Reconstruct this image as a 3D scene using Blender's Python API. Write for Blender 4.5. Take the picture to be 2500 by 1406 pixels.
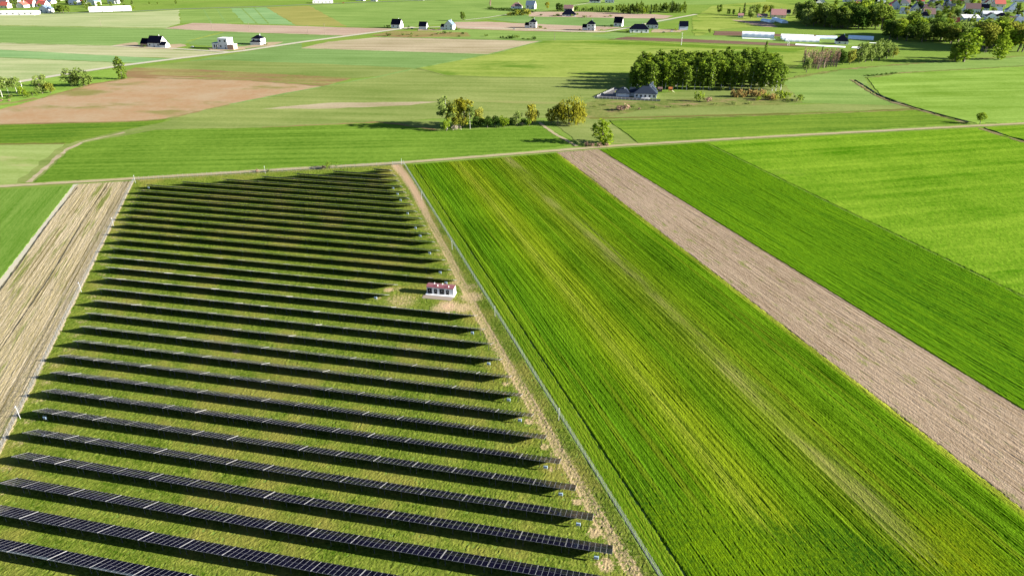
import bpy, bmesh, math, random
import numpy as np
from mathutils import Vector, Matrix

# ------------------------------------------------------------------ camera, sky, sun, exposure
for o in list(bpy.data.objects): bpy.data.objects.remove(o)
SC = bpy.context.scene
COL = SC.collection
HCAM, PITCH, FPX = 117.0, math.radians(27.06), 1667.0
cam = bpy.data.cameras.new('camera'); cam_o = bpy.data.objects.new('camera', cam); COL.objects.link(cam_o)
cam.sensor_width = 36.0; cam.lens = 36.0 * FPX / 2500.0; cam.clip_start = 1.0; cam.clip_end = 20000.0
cam_o.location = (0, 0, HCAM); cam_o.rotation_euler = (math.radians(90) - PITCH, 0, 0)
SC.camera = cam_o
SUN_EL = math.radians(17.2); SUN_AZ = math.radians(-8.7)          # azimuth from +X, counter-clockwise
world = bpy.data.worlds.new('World'); SC.world = world; world.use_nodes = True
wn = world.node_tree.nodes; wl = world.node_tree.links
sky = wn.new('ShaderNodeTexSky'); sky.sky_type = 'NISHITA'; sky.sun_disc = False
sky.sun_elevation = SUN_EL; sky.sun_rotation = math.radians(90) - SUN_AZ
sky.altitude = 100; sky.air_density = 0.55; sky.dust_density = 0.25; sky.ozone_density = 1.0
bg = wn['Background']; bg.inputs['Strength'].default_value = 0.05
wl.new(sky.outputs[0], bg.inputs['Color'])
sun = bpy.data.lights.new('sun', 'SUN'); sun.energy = 5.0; sun.angle = math.radians(0.5); sun.color = (1.0, 0.94, 0.82)
sun_o = bpy.data.objects.new('sun', sun); COL.objects.link(sun_o)
sd = Vector((math.cos(SUN_EL) * math.cos(SUN_AZ), math.cos(SUN_EL) * math.sin(SUN_AZ), math.sin(SUN_EL)))
sun_o.rotation_euler = sd.to_track_quat('Z', 'Y').to_euler(); sun_o.location = (200, -50, 300)
SC.view_settings.view_transform = 'Standard'; SC.view_settings.look = 'None'
SC.view_settings.gamma = 1.0; SC.view_settings.use_curve_mapping = False
SC.view_settings.exposure = 2.3
SC.render.engine = 'CYCLES'
GAIN = 2.7                                                        # picture value of a sunlit level surface of albedo 1

# ------------------------------------------------------------------ survey helpers
def G(px, py, z=0.0):
    """ground point (metres) seen at a point of the photograph's 2500 x 1406 raster"""
    u = (px - 1250.0) / FPX; v = -(py - 703.0) / FPX
    d = (u, math.cos(PITCH) + v * math.sin(PITCH), -math.sin(PITCH) + v * math.cos(PITCH))
    t = -(HCAM - z) / d[2]
    return Vector((d[0] * t, d[1] * t, z))
def M(px, py):
    """metres per photo pixel at that ground point"""
    p = G(px, py); return (p.y * math.cos(PITCH) + HCAM * math.sin(PITCH)) / FPX
FA = math.radians(107.9)                                          # direction of the field strips and side fences
EU = Vector((math.cos(FA), math.sin(FA), 0)); EV = Vector((math.sin(FA), -math.cos(FA), 0))
def UV(p): return p.dot(EU), p.dot(EV)
def fromuv(u, v, z=0.0): q = EU * u + EV * v; q.z = z; return q
rnd = random.Random(7)

def lin(c):
    c = c / 255.0
    return c / 12.92 if c <= 0.04045 else ((c + 0.055) / 1.055) ** 2.4
def C(r, g, b, k=1.0):                                            # albedo that gives this picture colour on level sunlit ground
    return tuple(min(0.85, max(0.003, lin(x) / GAIN * k)) for x in (r, g, b)) + (1.0,)

# ------------------------------------------------------------------ object helpers
def link(o, parent=None):
    COL.objects.link(o)
    if parent is not None: o.parent = parent
    return o
def tag(o, label=None, cat=None, group=None, kind=None):
    if label: o['label'] = label
    if cat: o['category'] = cat
    if group: o['group'] = group
    if kind: o['kind'] = kind
    return o
def empty(name, loc, rz=0.0, scale=None):
    o = bpy.data.objects.new(name, None); o.location = loc; o.rotation_euler = (0, 0, rz); o.empty_display_size = 0.3
    if scale is not None: o.scale = scale
    return link(o)
def mesh_obj(name, me, parent=None, loc=(0, 0, 0), rz=0.0):
    o = bpy.data.objects.new(name, me); o.location = loc; o.rotation_euler = (0, 0, rz)
    return link(o, parent)
class MB:
    """collects boxes, bars and faces, then becomes one mesh"""
    def __init__(s): s.v = []; s.f = []; s.m = []
    def face(s, pts, mi=0):
        n = len(s.v); s.v += [tuple(p) for p in pts]; s.f.append(tuple(range(n, n + len(pts)))); s.m.append(mi); return s
    def box(s, x0, x1, y0, y1, z0, z1, mi=0, mat=None):
        n = len(s.v); P = [(x, y, z) for z in (z0, z1) for y in (y0, y1) for x in (x0, x1)]
        if mat is not None: P = [tuple(mat @ Vector(p)) for p in P]
        s.v += P
        for q in ((0, 2, 3, 1), (4, 5, 7, 6), (0, 1, 5, 4), (2, 6, 7, 3), (0, 4, 6, 2), (1, 3, 7, 5)):
            s.f.append(tuple(n + i for i in q)); s.m.append(mi)
        return s
    def tube(s, pts, r0, r1=None, k=6, mi=0, cap=True):
        r1 = r0 if r1 is None else r1; n = len(s.v); L = len(pts)
        for i, p in enumerate(pts):
            p = Vector(p); d = (Vector(pts[min(i + 1, L - 1)]) - Vector(pts[max(i - 1, 0)])).normalized()
            a = d.orthogonal().normalized() if abs(d.z) < 0.99 else Vector((1, 0, 0)); b = d.cross(a).normalized()
            r = r0 + (r1 - r0) * i / max(1, L - 1)
            for j in range(k):
                t = 2 * math.pi * j / k; s.v.append(tuple(p + a * r * math.cos(t) + b * r * math.sin(t)))
        for i in range(L - 1):
            for j in range(k):
                s.f.append((n + i * k + j, n + i * k + (j + 1) % k, n + (i + 1) * k + (j + 1) % k, n + (i + 1) * k + j)); s.m.append(mi)
        if cap:
            s.f.append(tuple(n + (L - 1) * k + j for j in range(k))); s.m.append(mi)
            s.f.append(tuple(n + j for j in reversed(range(k)))); s.m.append(mi)
        return s
    def mesh(s, name, mats):
        me = bpy.data.meshes.new(name); me.from_pydata(s.v, [], s.f)
        for m in (mats if isinstance(mats, (list, tuple)) else [mats]): me.materials.append(m)
        me.polygons.foreach_set('material_index', s.m); me.update(); return me
    def obj(s, name, mats, parent=None, loc=(0, 0, 0), rz=0.0): return mesh_obj(name, s.mesh(name, mats), parent, loc, rz)

# ------------------------------------------------------------------ materials
class NT:
    def __init__(s, name):
        s.mat = bpy.data.materials.new(name); s.mat.use_nodes = True; s.t = s.mat.node_tree
        s.t.nodes.clear(); s.out = s.t.nodes.new('ShaderNodeOutputMaterial')
    def n(s, typ, ins=None, **kw):
        nd = s.t.nodes.new(typ)
        for k, v in kw.items(): setattr(nd, k, v)
        for k, v in (ins or {}).items():
            if isinstance(v, bpy.types.NodeSocket): s.t.links.new(v, nd.inputs[k])
            else: nd.inputs[k].default_value = v
        return nd
    def m(s, op, a, b=0.0, c=None, clamp=False):
        d = {0: a, 1: b}
        if c is not None: d[2] = c
        return s.n('ShaderNodeMath', d, operation=op, use_clamp=clamp).outputs[0]
    def ramp(s, x, lo, hi): return s.n('ShaderNodeMapRange', {0: x, 1: lo, 2: hi, 3: 0.0, 4: 1.0}, interpolation_type='SMOOTHSTEP').outputs[0]
    def mix(s, f, a, b): return s.n('ShaderNodeMix', {0: f, 6: a, 7: b}, data_type='RGBA').outputs[2]
    def noise(s, vec, scale, detail=3.0, rough=0.55):
        return s.n('ShaderNodeTexNoise', {'Vector': vec, 'Scale': scale, 'Detail': detail, 'Roughness': rough}).outputs[0]
    def xyz(s, x, y, z=0.0): return s.n('ShaderNodeCombineXYZ', {0: x, 1: y, 2: z}).outputs[0]
    def pos(s): return s.n('ShaderNodeNewGeometry').outputs['Position']
    def rot(s, ang):
        """world position as (along, across) for a direction ang from +X"""
        p = s.n('ShaderNodeSeparateXYZ', {0: s.pos()}); x, y = p.outputs[0], p.outputs[1]
        c, q = math.cos(ang), math.sin(ang)
        al = s.m('ADD', s.m('MULTIPLY', x, c), s.m('MULTIPLY', y, q))
        ac = s.m('SUBTRACT', s.m('MULTIPLY', x, q), s.m('MULTIPLY', y, c))
        return al, ac
    def diffuse(s, col, bump=None, strength=0.5, dist=0.3, rough=0.9):
        d = {'Color': col}
        if bump is not None: d['Normal'] = s.n('ShaderNodeBump', {'Strength': strength, 'Distance': dist, 'Height': bump}).outputs[0]
        b = s.n('ShaderNodeBsdfDiffuse', d); s.t.links.new(b.outputs[0], s.out.inputs[0]); return s.mat

def plain(name, col, rough=0.7, spec=0.3, metal=0.0, var=0.12, scale=2.0):
    t = NT(name); nz = t.noise(t.n('ShaderNodeTexCoord').outputs['Object'], scale, 4)
    f = t.m('MULTIPLY_ADD', nz, 2 * var, 1.0 - var)
    c = t.n('ShaderNodeVectorMath', {0: col[:3], 'Scale': f}, operation='SCALE').outputs[0]
    b = t.n('ShaderNodeBsdfPrincipled', {'Base Color': c, 'Roughness': rough, 'Specular IOR Level': spec, 'Metallic': metal})
    t.t.links.new(b.outputs[0], t.out.inputs[0]); return t.mat

def field_mat(name, a, b, ang=0.0, su=0.012, sv=0.5, ws=0.5, wp=0.35, wf=0.25, ps=0.02, fs=0.8, bump=0.35, third=None, tram=None, ramp=None, fine=2.5, we=0.0, amp=2.4):
    """crop / grass / soil: streaks along ang, broad patches and fine clumps between colours a and b"""
    t = NT(name); al, ac = t.rot(ang)
    sn = t.noise(t.xyz(t.m('MULTIPLY', al, su), t.m('MULTIPLY', ac, sv)), 1.0, 4, 0.6)
    pn = t.noise(t.pos(), ps, 4, 0.6)
    fn = t.noise(t.pos(), fs, 5, 0.7)
    x = t.m('ADD', t.m('MULTIPLY', t.m('SUBTRACT', sn, 0.5), amp * ws), t.m('MULTIPLY', t.m('SUBTRACT', pn, 0.5), amp * wp))
    x = t.m('ADD', x, t.m('MULTIPLY', t.m('SUBTRACT', fn, 0.5), amp * wf))
    if we: x = t.m('ADD', x, t.m('MULTIPLY', t.m('SUBTRACT', t.noise(t.xyz(t.m('MULTIPLY', al, 0.3), t.m('MULTIPLY', ac, 1.7), 3.1), 1.0, 3, 0.6), 0.5), amp * we))
    x = t.m('ADD', x, 0.5, clamp=True)
    if ramp is not None:                                          # colour strips across the field, as sown
        lo, hi, stops = ramp
        w = t.noise(t.xyz(t.m('MULTIPLY', al, 0.02), t.m('MULTIPLY', ac, 0.25)), 1.0, 3)
        acw = t.m('ADD', ac, t.m('MULTIPLY', t.m('SUBTRACT', w, 0.5), 6.0))
        r = t.n('ShaderNodeValToRGB', {0: t.m('DIVIDE', t.m('SUBTRACT', acw, lo), hi - lo, clamp=True)})
        cr = r.color_ramp
        while len(cr.elements) < len(stops): cr.elements.new(0.5)
        for e, (p, c) in zip(cr.elements, stops): e.position = (p - lo) / (hi - lo); e.color = c
        a = r.outputs[0]
        b = t.n('ShaderNodeVectorMath', {0: r.outputs[0], 1: b[:3]}, operation='MULTIPLY').outputs[0]
    col = t.mix(x, a, b)
    if third is not None:
        c3, th, sc, st = third
        n3 = t.noise(t.xyz(t.m('MULTIPLY', al, sc * st), t.m('MULTIPLY', ac, sc), 7.3), 1.0, 5, 0.65)
        col = t.mix(t.ramp(n3, th - 0.06, th + 0.09), col, c3)
    if tram is not None:
        per, off, wid, gap, ct = tram
        fr = t.m('FRACT', t.m('DIVIDE', t.m('SUBTRACT', ac, off), per)); dd = t.m('ABSOLUTE', t.m('SUBTRACT', fr, 0.5))
        ln = t.m('LESS_THAN', t.m('ABSOLUTE', t.m('SUBTRACT', dd, gap / 2 / per)), wid / 2 / per)
        br = t.ramp(t.noise(t.xyz(t.m('MULTIPLY', al, 0.03), t.m('MULTIPLY', ac, 0.1)), 1.0, 2), 0.35, 0.6)
        col = t.mix(t.m('MULTIPLY', t.m('MULTIPLY', ln, br), 0.75), col, ct)
    hb = t.m('ADD', t.m('MULTIPLY', t.noise(t.pos(), fine, 3, 0.7), 0.6), t.m('MULTIPLY', sn, 0.5))
    return t.diffuse(col, hb, bump, 0.5)

LEAFK = 2.7
def leaf_mat(name, a, b, trans=0.42):
    t = NT(name); oi = t.n('ShaderNodeObjectInfo').outputs['Random']
    tint = t.n('ShaderNodeAttribute', attribute_name='tint').outputs['Fac']
    f = t.m('ADD', t.m('MULTIPLY', oi, 0.5), t.m('MULTIPLY', tint, 0.45), clamp=True)
    a, b = [tuple(min(.6, LEAFK * c) for c in q[:3]) + (1.0,) for q in (a, b)]
    col = t.mix(f, a, b)
    d = t.n('ShaderNodeBsdfDiffuse', {'Color': col}).outputs[0]; tr = t.n('ShaderNodeBsdfTranslucent', {'Color': col}).outputs[0]
    mx = t.n('ShaderNodeMixShader', {0: trans, 1: d, 2: tr}); t.t.links.new(mx.outputs[0], t.out.inputs[0]); return t.mat

STRIP = FA; ROWDIR = math.radians(-11.69); FLAT = math.radians(-4.0)

# ------------------------------------------------------------------ ground sheets
def outline(pts, jit=0.6, step=7.0):
    out = []
    P = [G(*p) for p in pts]
    for i, a in enumerate(P):
        b = P[(i + 1) % len(P)]; L = (b - a).length; st = max(step, 0.012 * a.length); n = max(1, min(60, int(L / st)))
        d = (b - a).normalized() if L > 0 else Vector((1, 0, 0)); nr = Vector((-d.y, d.x, 0))
        for k in range(n):
            q = a + (b - a) * (k / n)
            if k: q = q + nr * rnd.uniform(-jit, jit) * (0.6 + a.length / 500.0)
            out.append(q)
    return out
LAYER = [0]
def sheet(name, pts, mat, z=None, crop=0.0, jit=0.6, world_pts=None):
    """one field as a thin raised slab: a level top at z plus the side of the standing crop"""
    LAYER[0] += 1
    if z is None: z = 0.02 + 0.003 * LAYER[0] + crop
    P = world_pts or outline(pts, jit); mb = MB()
    area = sum(P[i].x * P[(i + 1) % len(P)].y - P[(i + 1) % len(P)].x * P[i].y for i in range(len(P)))
    if area < 0: P = P[::-1]
    mb.face([(p.x, p.y, z) for p in P])
    if crop > 0:
        for i, a in enumerate(P):
            b = P[(i + 1) % len(P)]
            mb.face([(a.x, a.y, 0), (b.x, b.y, 0), (b.x, b.y, z), (a.x, a.y, z)])
    return tag(mb.obj(name, mat), kind='structure')
def ribbon(name, pts, width, mat, z=None, jit=0.25, step=8.0, taper=None):
    LAYER[0] += 1
    if z is None: z = 0.02 + 0.003 * LAYER[0]
    P = [G(*p) for p in pts]; Q = []
    for a, b in zip(P, P[1:]):
        n = max(1, int((b - a).length / step))
        Q += [a + (b - a) * (k / n) for k in range(n)]
    Q.append(P[-1]); L = []; R = []
    for i, q in enumerate(Q):
        d = (Q[min(i + 1, len(Q) - 1)] - Q[max(0, i - 1)]).normalized(); nr = Vector((-d.y, d.x, 0))
        w = width / 2 if taper is None else (width + (taper - width) * i / (len(Q) - 1)) / 2
        L.append(q + nr * (w + rnd.uniform(-jit, jit))); R.append(q - nr * (w + rnd.uniform(-jit, jit)))
    mb = MB()
    for i in range(len(Q) - 1): mb.face([(p.x, p.y, z) for p in (R[i], R[i + 1], L[i + 1], L[i])])
    return tag(mb.obj(name, mat), kind='structure')

# ------------------------------------------------------------------ the land
base_m = field_mat('meadow', C(138, 178, 72), C(168, 192, 96), FLAT, 0.01, 0.06, 0.4, 0.5, 0.3, 0.012, 0.3)
mb = MB(); mb.face([(-9000, -3000, 0), (9000, -3000, 0), (9000, 12000, 0), (-9000, 12000, 0)])
tag(mb.obj('ground', base_m), kind='structure')

def fm(name, a, b, ang=FLAT, **k):
    d = dict(su=0.006, sv=0.09, ws=0.8, wp=0.5, wf=0.5, ps=0.012, fs=0.35, bump=0.25, fine=1.2); d.update(k)
    return field_mat(name, tuple(c * 0.86 for c in C(*a)[:3]) + (1,), tuple(c * 1.12 for c in C(*b)[:3]) + (1,), ang, **d)
m_pale = fm('pale_grass', (192, 216, 144), (220, 224, 170))
m_pale2 = fm('pale_olive_grass', (208, 216, 156), (228, 224, 182))
m_pgreen = fm('pale_green_crop', (166, 196, 96), (194, 212, 134), third=(C(214, 214, 150), 0.62, 0.04, 0.3))
m_green = fm('green_crop', (138, 178, 96), (158, 192, 118))
m_green2 = fm('mid_green_crop', (144, 184, 90), (172, 200, 112))
m_dark = fm('dark_green_crop', (132, 176, 88), (172, 204, 124), sv=0.14, wp=0.2)
m_teal = fm('teal_green_crop', (148, 198, 124), (176, 212, 146))
m_lime = fm('lime_meadow', (158, 190, 78), (192, 206, 108), wf=0.5, fs=0.15, third=(C(128, 166, 62), 0.58, 0.03, 0.4))
m_olive = fm('olive_crop', (144, 170, 84), (174, 186, 112))
m_mid = fm('broad_green_crop', (142, 170, 80), (178, 190, 114), third=(C(190, 188, 122), 0.66, 0.03, 0.12))
m_ochre = fm('ochre_field', (176, 182, 98), (196, 190, 112), FLAT + 0.5)
m_pink = fm('pink_soil', (218, 186, 164), (230, 206, 184), third=(C(188, 180, 130), 0.64, 0.05, 0.1))
m_tan = fm('straw_stubble', (206, 190, 150), (226, 210, 178), third=(C(172, 176, 110), 0.6, 0.12, 0.05))
m_sand = fm('dry_sandy_soil', (236, 208, 170), (202, 164, 124), fs=0.25, wf=0.9, ps=0.03, wp=1.0, ws=0.5, third=(C(170, 164, 100), 0.58, 0.03, 0.45))
m_plough = fm('ploughed_soil', (146, 116, 100), (160, 132, 116))
m_fallow = fm('weedy_fallow', (160, 160, 86), (188, 176, 118), wf=0.7, fs=0.25, third=(C(178, 146, 106), 0.52, 0.05, 0.3))
m_bright = fm('bright_green_crop', (100, 148, 40), (152, 188, 74), math.radians(4), sv=0.25, bump=0.4, we=0.5, ws=0.8)
m_bright2 = fm('fresh_green_crop', (100, 148, 46), (154, 184, 70), math.radians(7), sv=0.2, bump=0.4, we=0.4, ws=0.8)
m_lgreen = fm('light_green_crop', (144, 188, 66), (178, 212, 104), math.radians(5), sv=0.08, ps=0.02, wp=0.5, we=0.4, tram=(24.0, 3.0, 0.9, 2.4, C(124, 168, 58)))
m_right = fm('yellow_green_crop', (98, 160, 8), (160, 198, 60), math.radians(12), su=0.005, sv=0.12, ps=0.02, bump=0.4, we=0.6, ws=0.8, wp=0.55, third=(C(176, 192, 92), 0.63, 0.012, 0.35))
m_road = fm('pale_gravel', (250, 246, 228), (238, 228, 200), wf=0.6, fs=1.0)
m_dirtroad = fm('sandy_track', (238, 224, 186), (206, 190, 146), wf=0.8, fs=1.2, third=(C(150, 162, 84), 0.64, 0.4, 0.3))
m_asph = plain('asphalt', C(150, 152, 156)[:3], 0.8)
m_dbrown = fm('dry_verge', (170, 150, 96), (126, 134, 62), wf=0.9, fs=0.5)

# far left and middle distance, from back to front
sheet('grass_field', [(-260, 44), (0, 38), (330, 31), (437, 25), (440, 58), (407, 69), (0, 62), (-320, 58)], m_pale)
sheet('grass_field', [(437, 25), (562, 21), (594, 58), (443, 57)], m_green2)
sheet('crop_field', [(562, 21), (650, 19), (722, 62), (594, 58)], m_teal)
for a, b in (((497, 24), (517, 58)), ((530, 23), (552, 58)), ((590, 21), (628, 59)), ((620, 20), (658, 61))):
    ribbon('field_track', [a, b], 3.0, m_dark, jit=0.5)
sheet('crop_field', [(650, 19), (756, 15), (848, 65), (722, 62)], m_ochre)
sheet('crop_field', [(756, 15), (900, 7), (1190, 0), (1200, -25), (1900, -25), (1870, 5), (1760, 12), (1420, 14), (1300, 34), (1130, 56), (985, 68), (848, 66)], m_green2)
sheet('ploughed_field', [(403, 70), (470, 57), (848, 68), (966, 71), (838, 88), (538, 78)], m_pink)
sheet('crop_field', [(-330, 60), (0, 64), (403, 71), (540, 78), (480, 97), (440, 112), (275, 113), (0, 106), (-350, 98)], m_dark)
sheet('crop_field', [(540, 79), (838, 89), (920, 79), (735, 104), (600, 123), (460, 108), (480, 97)], m_green)
ribbon('field_edge', [(546, 79), (456, 102)], 5, m_lime, jit=0.8)
sheet('grass_field', [(-350, 99), (0, 107), (275, 114), (540, 128), (440, 143), (330, 140), (0, 122), (-350, 112)], m_pale2)
sheet('crop_field', [(-350, 113), (0, 122), (330, 140), (425, 145), (330, 155), (0, 141), (-350, 128)], m_teal)
sheet('grass_field', [(-350, 129), (0, 141), (330, 155), (290, 161), (60, 197), (0, 206), (-350, 240)], m_pale)
sheet('stubble_field', [(735, 118), (800, 103), (925, 91), (1322, 101), (1205, 132), (1186, 133)], m_tan)
sheet('crop_field', [(735, 119), (1186, 133), (1120, 147), (1018, 167), (800, 157), (520, 147), (450, 151), (600, 127), (735, 106)], m_green)
sheet('grass_field', [(450, 151), (520, 147), (800, 157), (1018, 167), (960, 178), (930, 186), (860, 192), (640, 180), (480, 171), (330, 167)], m_olive)
sheet('fallow_field', [(330, 166), (480, 170), (640, 179), (860, 191), (800, 209), (700, 201), (480, 190), (310, 190), (302, 176)], m_fallow)
sheet('meadow', [(-350, 245), (0, 207), (60, 198), (292, 166), (304, 190), (200, 214), (100, 242), (0, 268), (-150, 309), (-350, 335)], m_lgreen)
sheet('bare_field', [(-150, 309), (0, 268), (100, 241), (230, 206), (330, 190), (400, 188), (600, 196), (792, 211), (640, 240), (560, 256), (420, 289), (330, 297), (0, 306)], m_sand)
ribbon('dry_verge', [(-40, 262), (40, 250), (90, 240)], 7, m_fallow, jit=1.0)
sheet('meadow', [(1018, 167), (1120, 147), (1205, 133), (1322, 101), (1480, 99), (1760, 111), (1990, 118), (1960, 150), (1905, 195), (1530, 192), (1200, 189), (1090, 185)], m_lime)
sheet('crop_field', [(420, 289), (560, 256), (640, 241), (792, 211), (930, 187), (1018, 168), (1090, 185), (1200, 189), (1530, 192), (1536, 236), (1440, 240), (1340, 288), (1075, 290), (930, 298), (640, 312), (400, 312)], m_mid)
sheet('stubble_field', [(640, 266), (800, 252), (1075, 249), (1000, 258), (800, 266)], m_tan)
ribbon('field_edge', [(410, 290), (560, 256), (640, 240), (792, 211), (930, 187), (1018, 167), (1200, 132), (1322, 101)], 3.5, m_dark, jit=0.8)
sheet('crop_field', [(-350, 336), (-150, 310), (0, 306), (330, 297), (412, 290), (380, 312), (200, 349), (0, 352), (-350, 362)], m_bright2)
sheet('grass_field', [(-350, 364), (0, 353), (158, 352), (100, 405), (52, 447), (0, 455), (-350, 490)], m_pgreen)
sheet('grass_field', [(205, 349), (430, 302), (640, 303), (930, 293), (1075, 296), (1075, 320), (930, 302), (640, 314), (380, 320)], m_olive)
sheet('crop_field', [(172, 366), (205, 350), (380, 318), (640, 313), (930, 300), (1072, 321), (1330, 309), (1412, 352), (1300, 369), (970, 398), (650, 414), (340, 432), (85, 446)], m_bright, crop=0.1)
ribbon('field_margin', [(62, 446), (156, 366), (205, 347), (305, 324), (430, 297)], 10, m_olive, jit=1.5)
ribbon('field_track', [(70, 446), (162, 366), (210, 345), (305, 324)], 2.6, m_tan, jit=0.8, step=4)
sheet('crop_field', [(1365, 104), (1480, 100), (1760, 113), (1985, 120), (1940, 126), (1740, 119), (1480, 107)], m_bright2)
# middle right
sheet('meadow', [(1340, 290), (1440, 241), (1536, 237), (1905, 196), (1960, 240), (1990, 250), (1480, 292), (1560, 352), (1412, 350)], m_olive)
sheet('crop_field', [(1462, 272), (1900, 258), (2210, 246), (2222, 266), (1480, 291)], m_olive)
m_rough = fm('rough_grass', (118, 146, 66), (172, 174, 104), wf=1.1, fs=0.25, ws=0.3, third=(C(190, 164, 124), 0.6, 0.07, 0.5))
sheet('rough_meadow', [(1432, 252), (1460, 243), (1545, 249), (1700, 240), (1900, 238), (1960, 246), (1900, 257), (1700, 262), (1560, 270), (1475, 290), (1420, 292)], m_rough)
ribbon('dry_verge', [(1440, 290), (1700, 284), (1900, 279), (2060, 275), (2230, 267)], 4, m_dbrown, jit=1.0)
sheet('crop_field', [(1490, 296), (1900, 283), (2235, 270), (2365, 302), (1900, 329), (1560, 352)], m_bright2, crop=0.1)
sheet('meadow', [(1905, 196), (2060, 168), (2300, 148), (2560, 135), (2560, 166), (2200, 179), (2110, 190), (2140, 236), (2205, 258), (1960, 252)], m_green2)
sheet('crop_field', [(2118, 192), (2200, 180), (2500, 163), (2760, 152), (2900, 280), (2500, 298), (2385, 302), (2232, 262), (2150, 232)], m_lgreen, crop=0.1)
sheet('meadow', [(1740, 15), (1870, 5), (2000, 20), (1990, 60), (1760, 70), (1700, 40)], m_lime)
sheet('meadow', [(1690, 42), (1800, 52), (1880, 64), (1760, 72), (1700, 90), (1690, 78)], m_lime)
sheet('ploughed_field', [(1785, 49), (1880, 56), (1900, 68), (1860, 66)], m_pink)
sheet('crop_field', [(1640, 88), (1720, 88), (2120, 100), (2110, 112), (1890, 106), (1700, 97), (1500, 92)], m_green2)
sheet('ploughed_field', [(1485, 97), (1530, 91), (1700, 97), (1890, 106), (2000, 112), (1990, 116), (1700, 105)], m_plough)
sheet('ploughed_field', [(1743, 77), (1810, 78), (1900, 84), (2040, 87), (2030, 92), (1900, 90), (1743, 87)], m_plough)
sheet('crop_field', [(1300, 36), (1500, 44), (1640, 48), (1690, 41), (1590, 60), (1500, 70), (1270, 57), (1190, 48)], m_green)
sheet('ploughed_field', [(1110, 55), (1190, 54), (1270, 58), (1520, 68), (1430, 80), (1270, 77), (1110, 71)], m_pink)
sheet('ploughed_field', [(1290, 30), (1430, 30), (1600, 36), (1645, 40), (1620, 47), (1500, 45), (1290, 41)], m_pink)
sheet('crop_field', [(920, 92), (1120, 72), (1430, 81), (1530, 88), (1480, 98), (1322, 100), (1110, 95)], m_green2)
sheet('fallow_field', [(905, 88), (960, 76), (1140, 80), (1150, 90), (1010, 93)], m_fallow)
sheet('crop_field', [(1440, 90), (1500, 80), (1560, 84), (1500, 96)], m_dark)
m_yard = fm('trodden_sand', (236, 216, 184), (206, 184, 146), wf=0.9, fs=0.3, third=(C(160, 170, 96), 0.62, 0.06, 0.6))
for pts in ([(275, 112), (330, 104), (346, 112), (440, 108), (456, 113), (420, 122), (330, 118)], [(655, 104), (692, 103), (665, 113), (600, 119), (588, 116)], [(1215, 70), (1330, 69), (1345, 73), (1230, 75)], [(1390, 76), (1480, 76), (1478, 80), (1395, 80)], [(1600, 72), (1680, 74), (1660, 80), (1590, 80)], [(1020, 72), (1080, 72), (1080, 76), (1020, 76)], [(505, 118), (600, 114), (600, 122), (520, 126)]):
    sheet('yard', pts, m_yard, jit=1.2)
# ragged margins between the fields
for pts, w, m in (([(-60, 306), (330, 297), (412, 290), (560, 256)], 3, m_fallow), ([(0, 352), (158, 352)], 3, m_dbrown), ([(640, 313), (930, 299), (1072, 320)], 3.5, m_fallow), ([(200, 349), (380, 316), (640, 312)], 3, m_olive), ([(1018, 167), (1090, 185), (1200, 189), (1530, 192)], 2.5, m_olive),
        ([(735, 119), (1186, 133)], 3, m_pale), ([(100, 241), (230, 206), (330, 190), (600, 196), (792, 211)], 4, m_fallow), ([(0, 64), (403, 71), (540, 78), (838, 88)], 4, m_pale), ([(0, 106), (275, 113)], 4, m_pale), ([(0, 141), (330, 155)], 3, m_dark), ([(925, 91), (1322, 101)], 4, m_dark), ([(1110, 71), (1270, 77), (1430, 80)], 5, m_olive), ([(848, 66), (985, 69)], 4, m_dark),
        ([(1490, 295), (1900, 282), (2235, 269)], 2.5, m_rough), ([(1485, 97), (1700, 105), (1990, 116)], 3, m_olive), ([(2118, 191), (2200, 179), (2500, 162)], 4, m_rough), ([(1905, 196), (2060, 170), (2300, 150), (2500, 138)], 6, m_rough)):
    ribbon('field_margin', pts, w, m, jit=w * 0.35, step=6)
# roads of the middle distance
ribbon('gravel_road', [(43, 201), (165, 181), (290, 162), (440, 143), (600, 124), (735, 104), (965, 73), (1010, 67)], 10.0, m_road)
ribbon('gravel_road', [(560, 128), (400, 118), (275, 113)], 6.0, m_road)
ribbon('gravel_road', [(985, 70), (1090, 66), (1270, 72), (1440, 79), (1480, 78), (1540, 68), (1600, 54), (1700, 36)], 7.0, m_road)
ribbon('gravel_road', [(1135, 50), (1190, 44), (1240, 36)], 4.0, m_road)
ribbon('gravel_road', [(1380, 18), (1440, 8), (1470, 3)], 4.0, m_road)
ribbon('asphalt_road', [(-200, 44), (0, 36), (84, 35), (322, 29), (437, 23), (638, 17), (806, 10), (900, 6), (1100, 0), (1300, -8)], 7.0, m_asph, jit=0.05)
# the sandy farm road that passes the solar park
ribbon('dirt_road', [(-420, 486), (0, 456), (340, 436), (650, 417), (970, 399), (1300, 373), (1500, 357), (1800, 339), (2100, 323), (2500, 302), (2900, 282)], 4.4, m_dirtroad, jit=0.35, step=4)
ribbon('dirt_track', [(1316, 300), (1350, 325), (1408, 358)], 2.6, m_dirtroad, jit=0.4, step=3)

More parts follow.
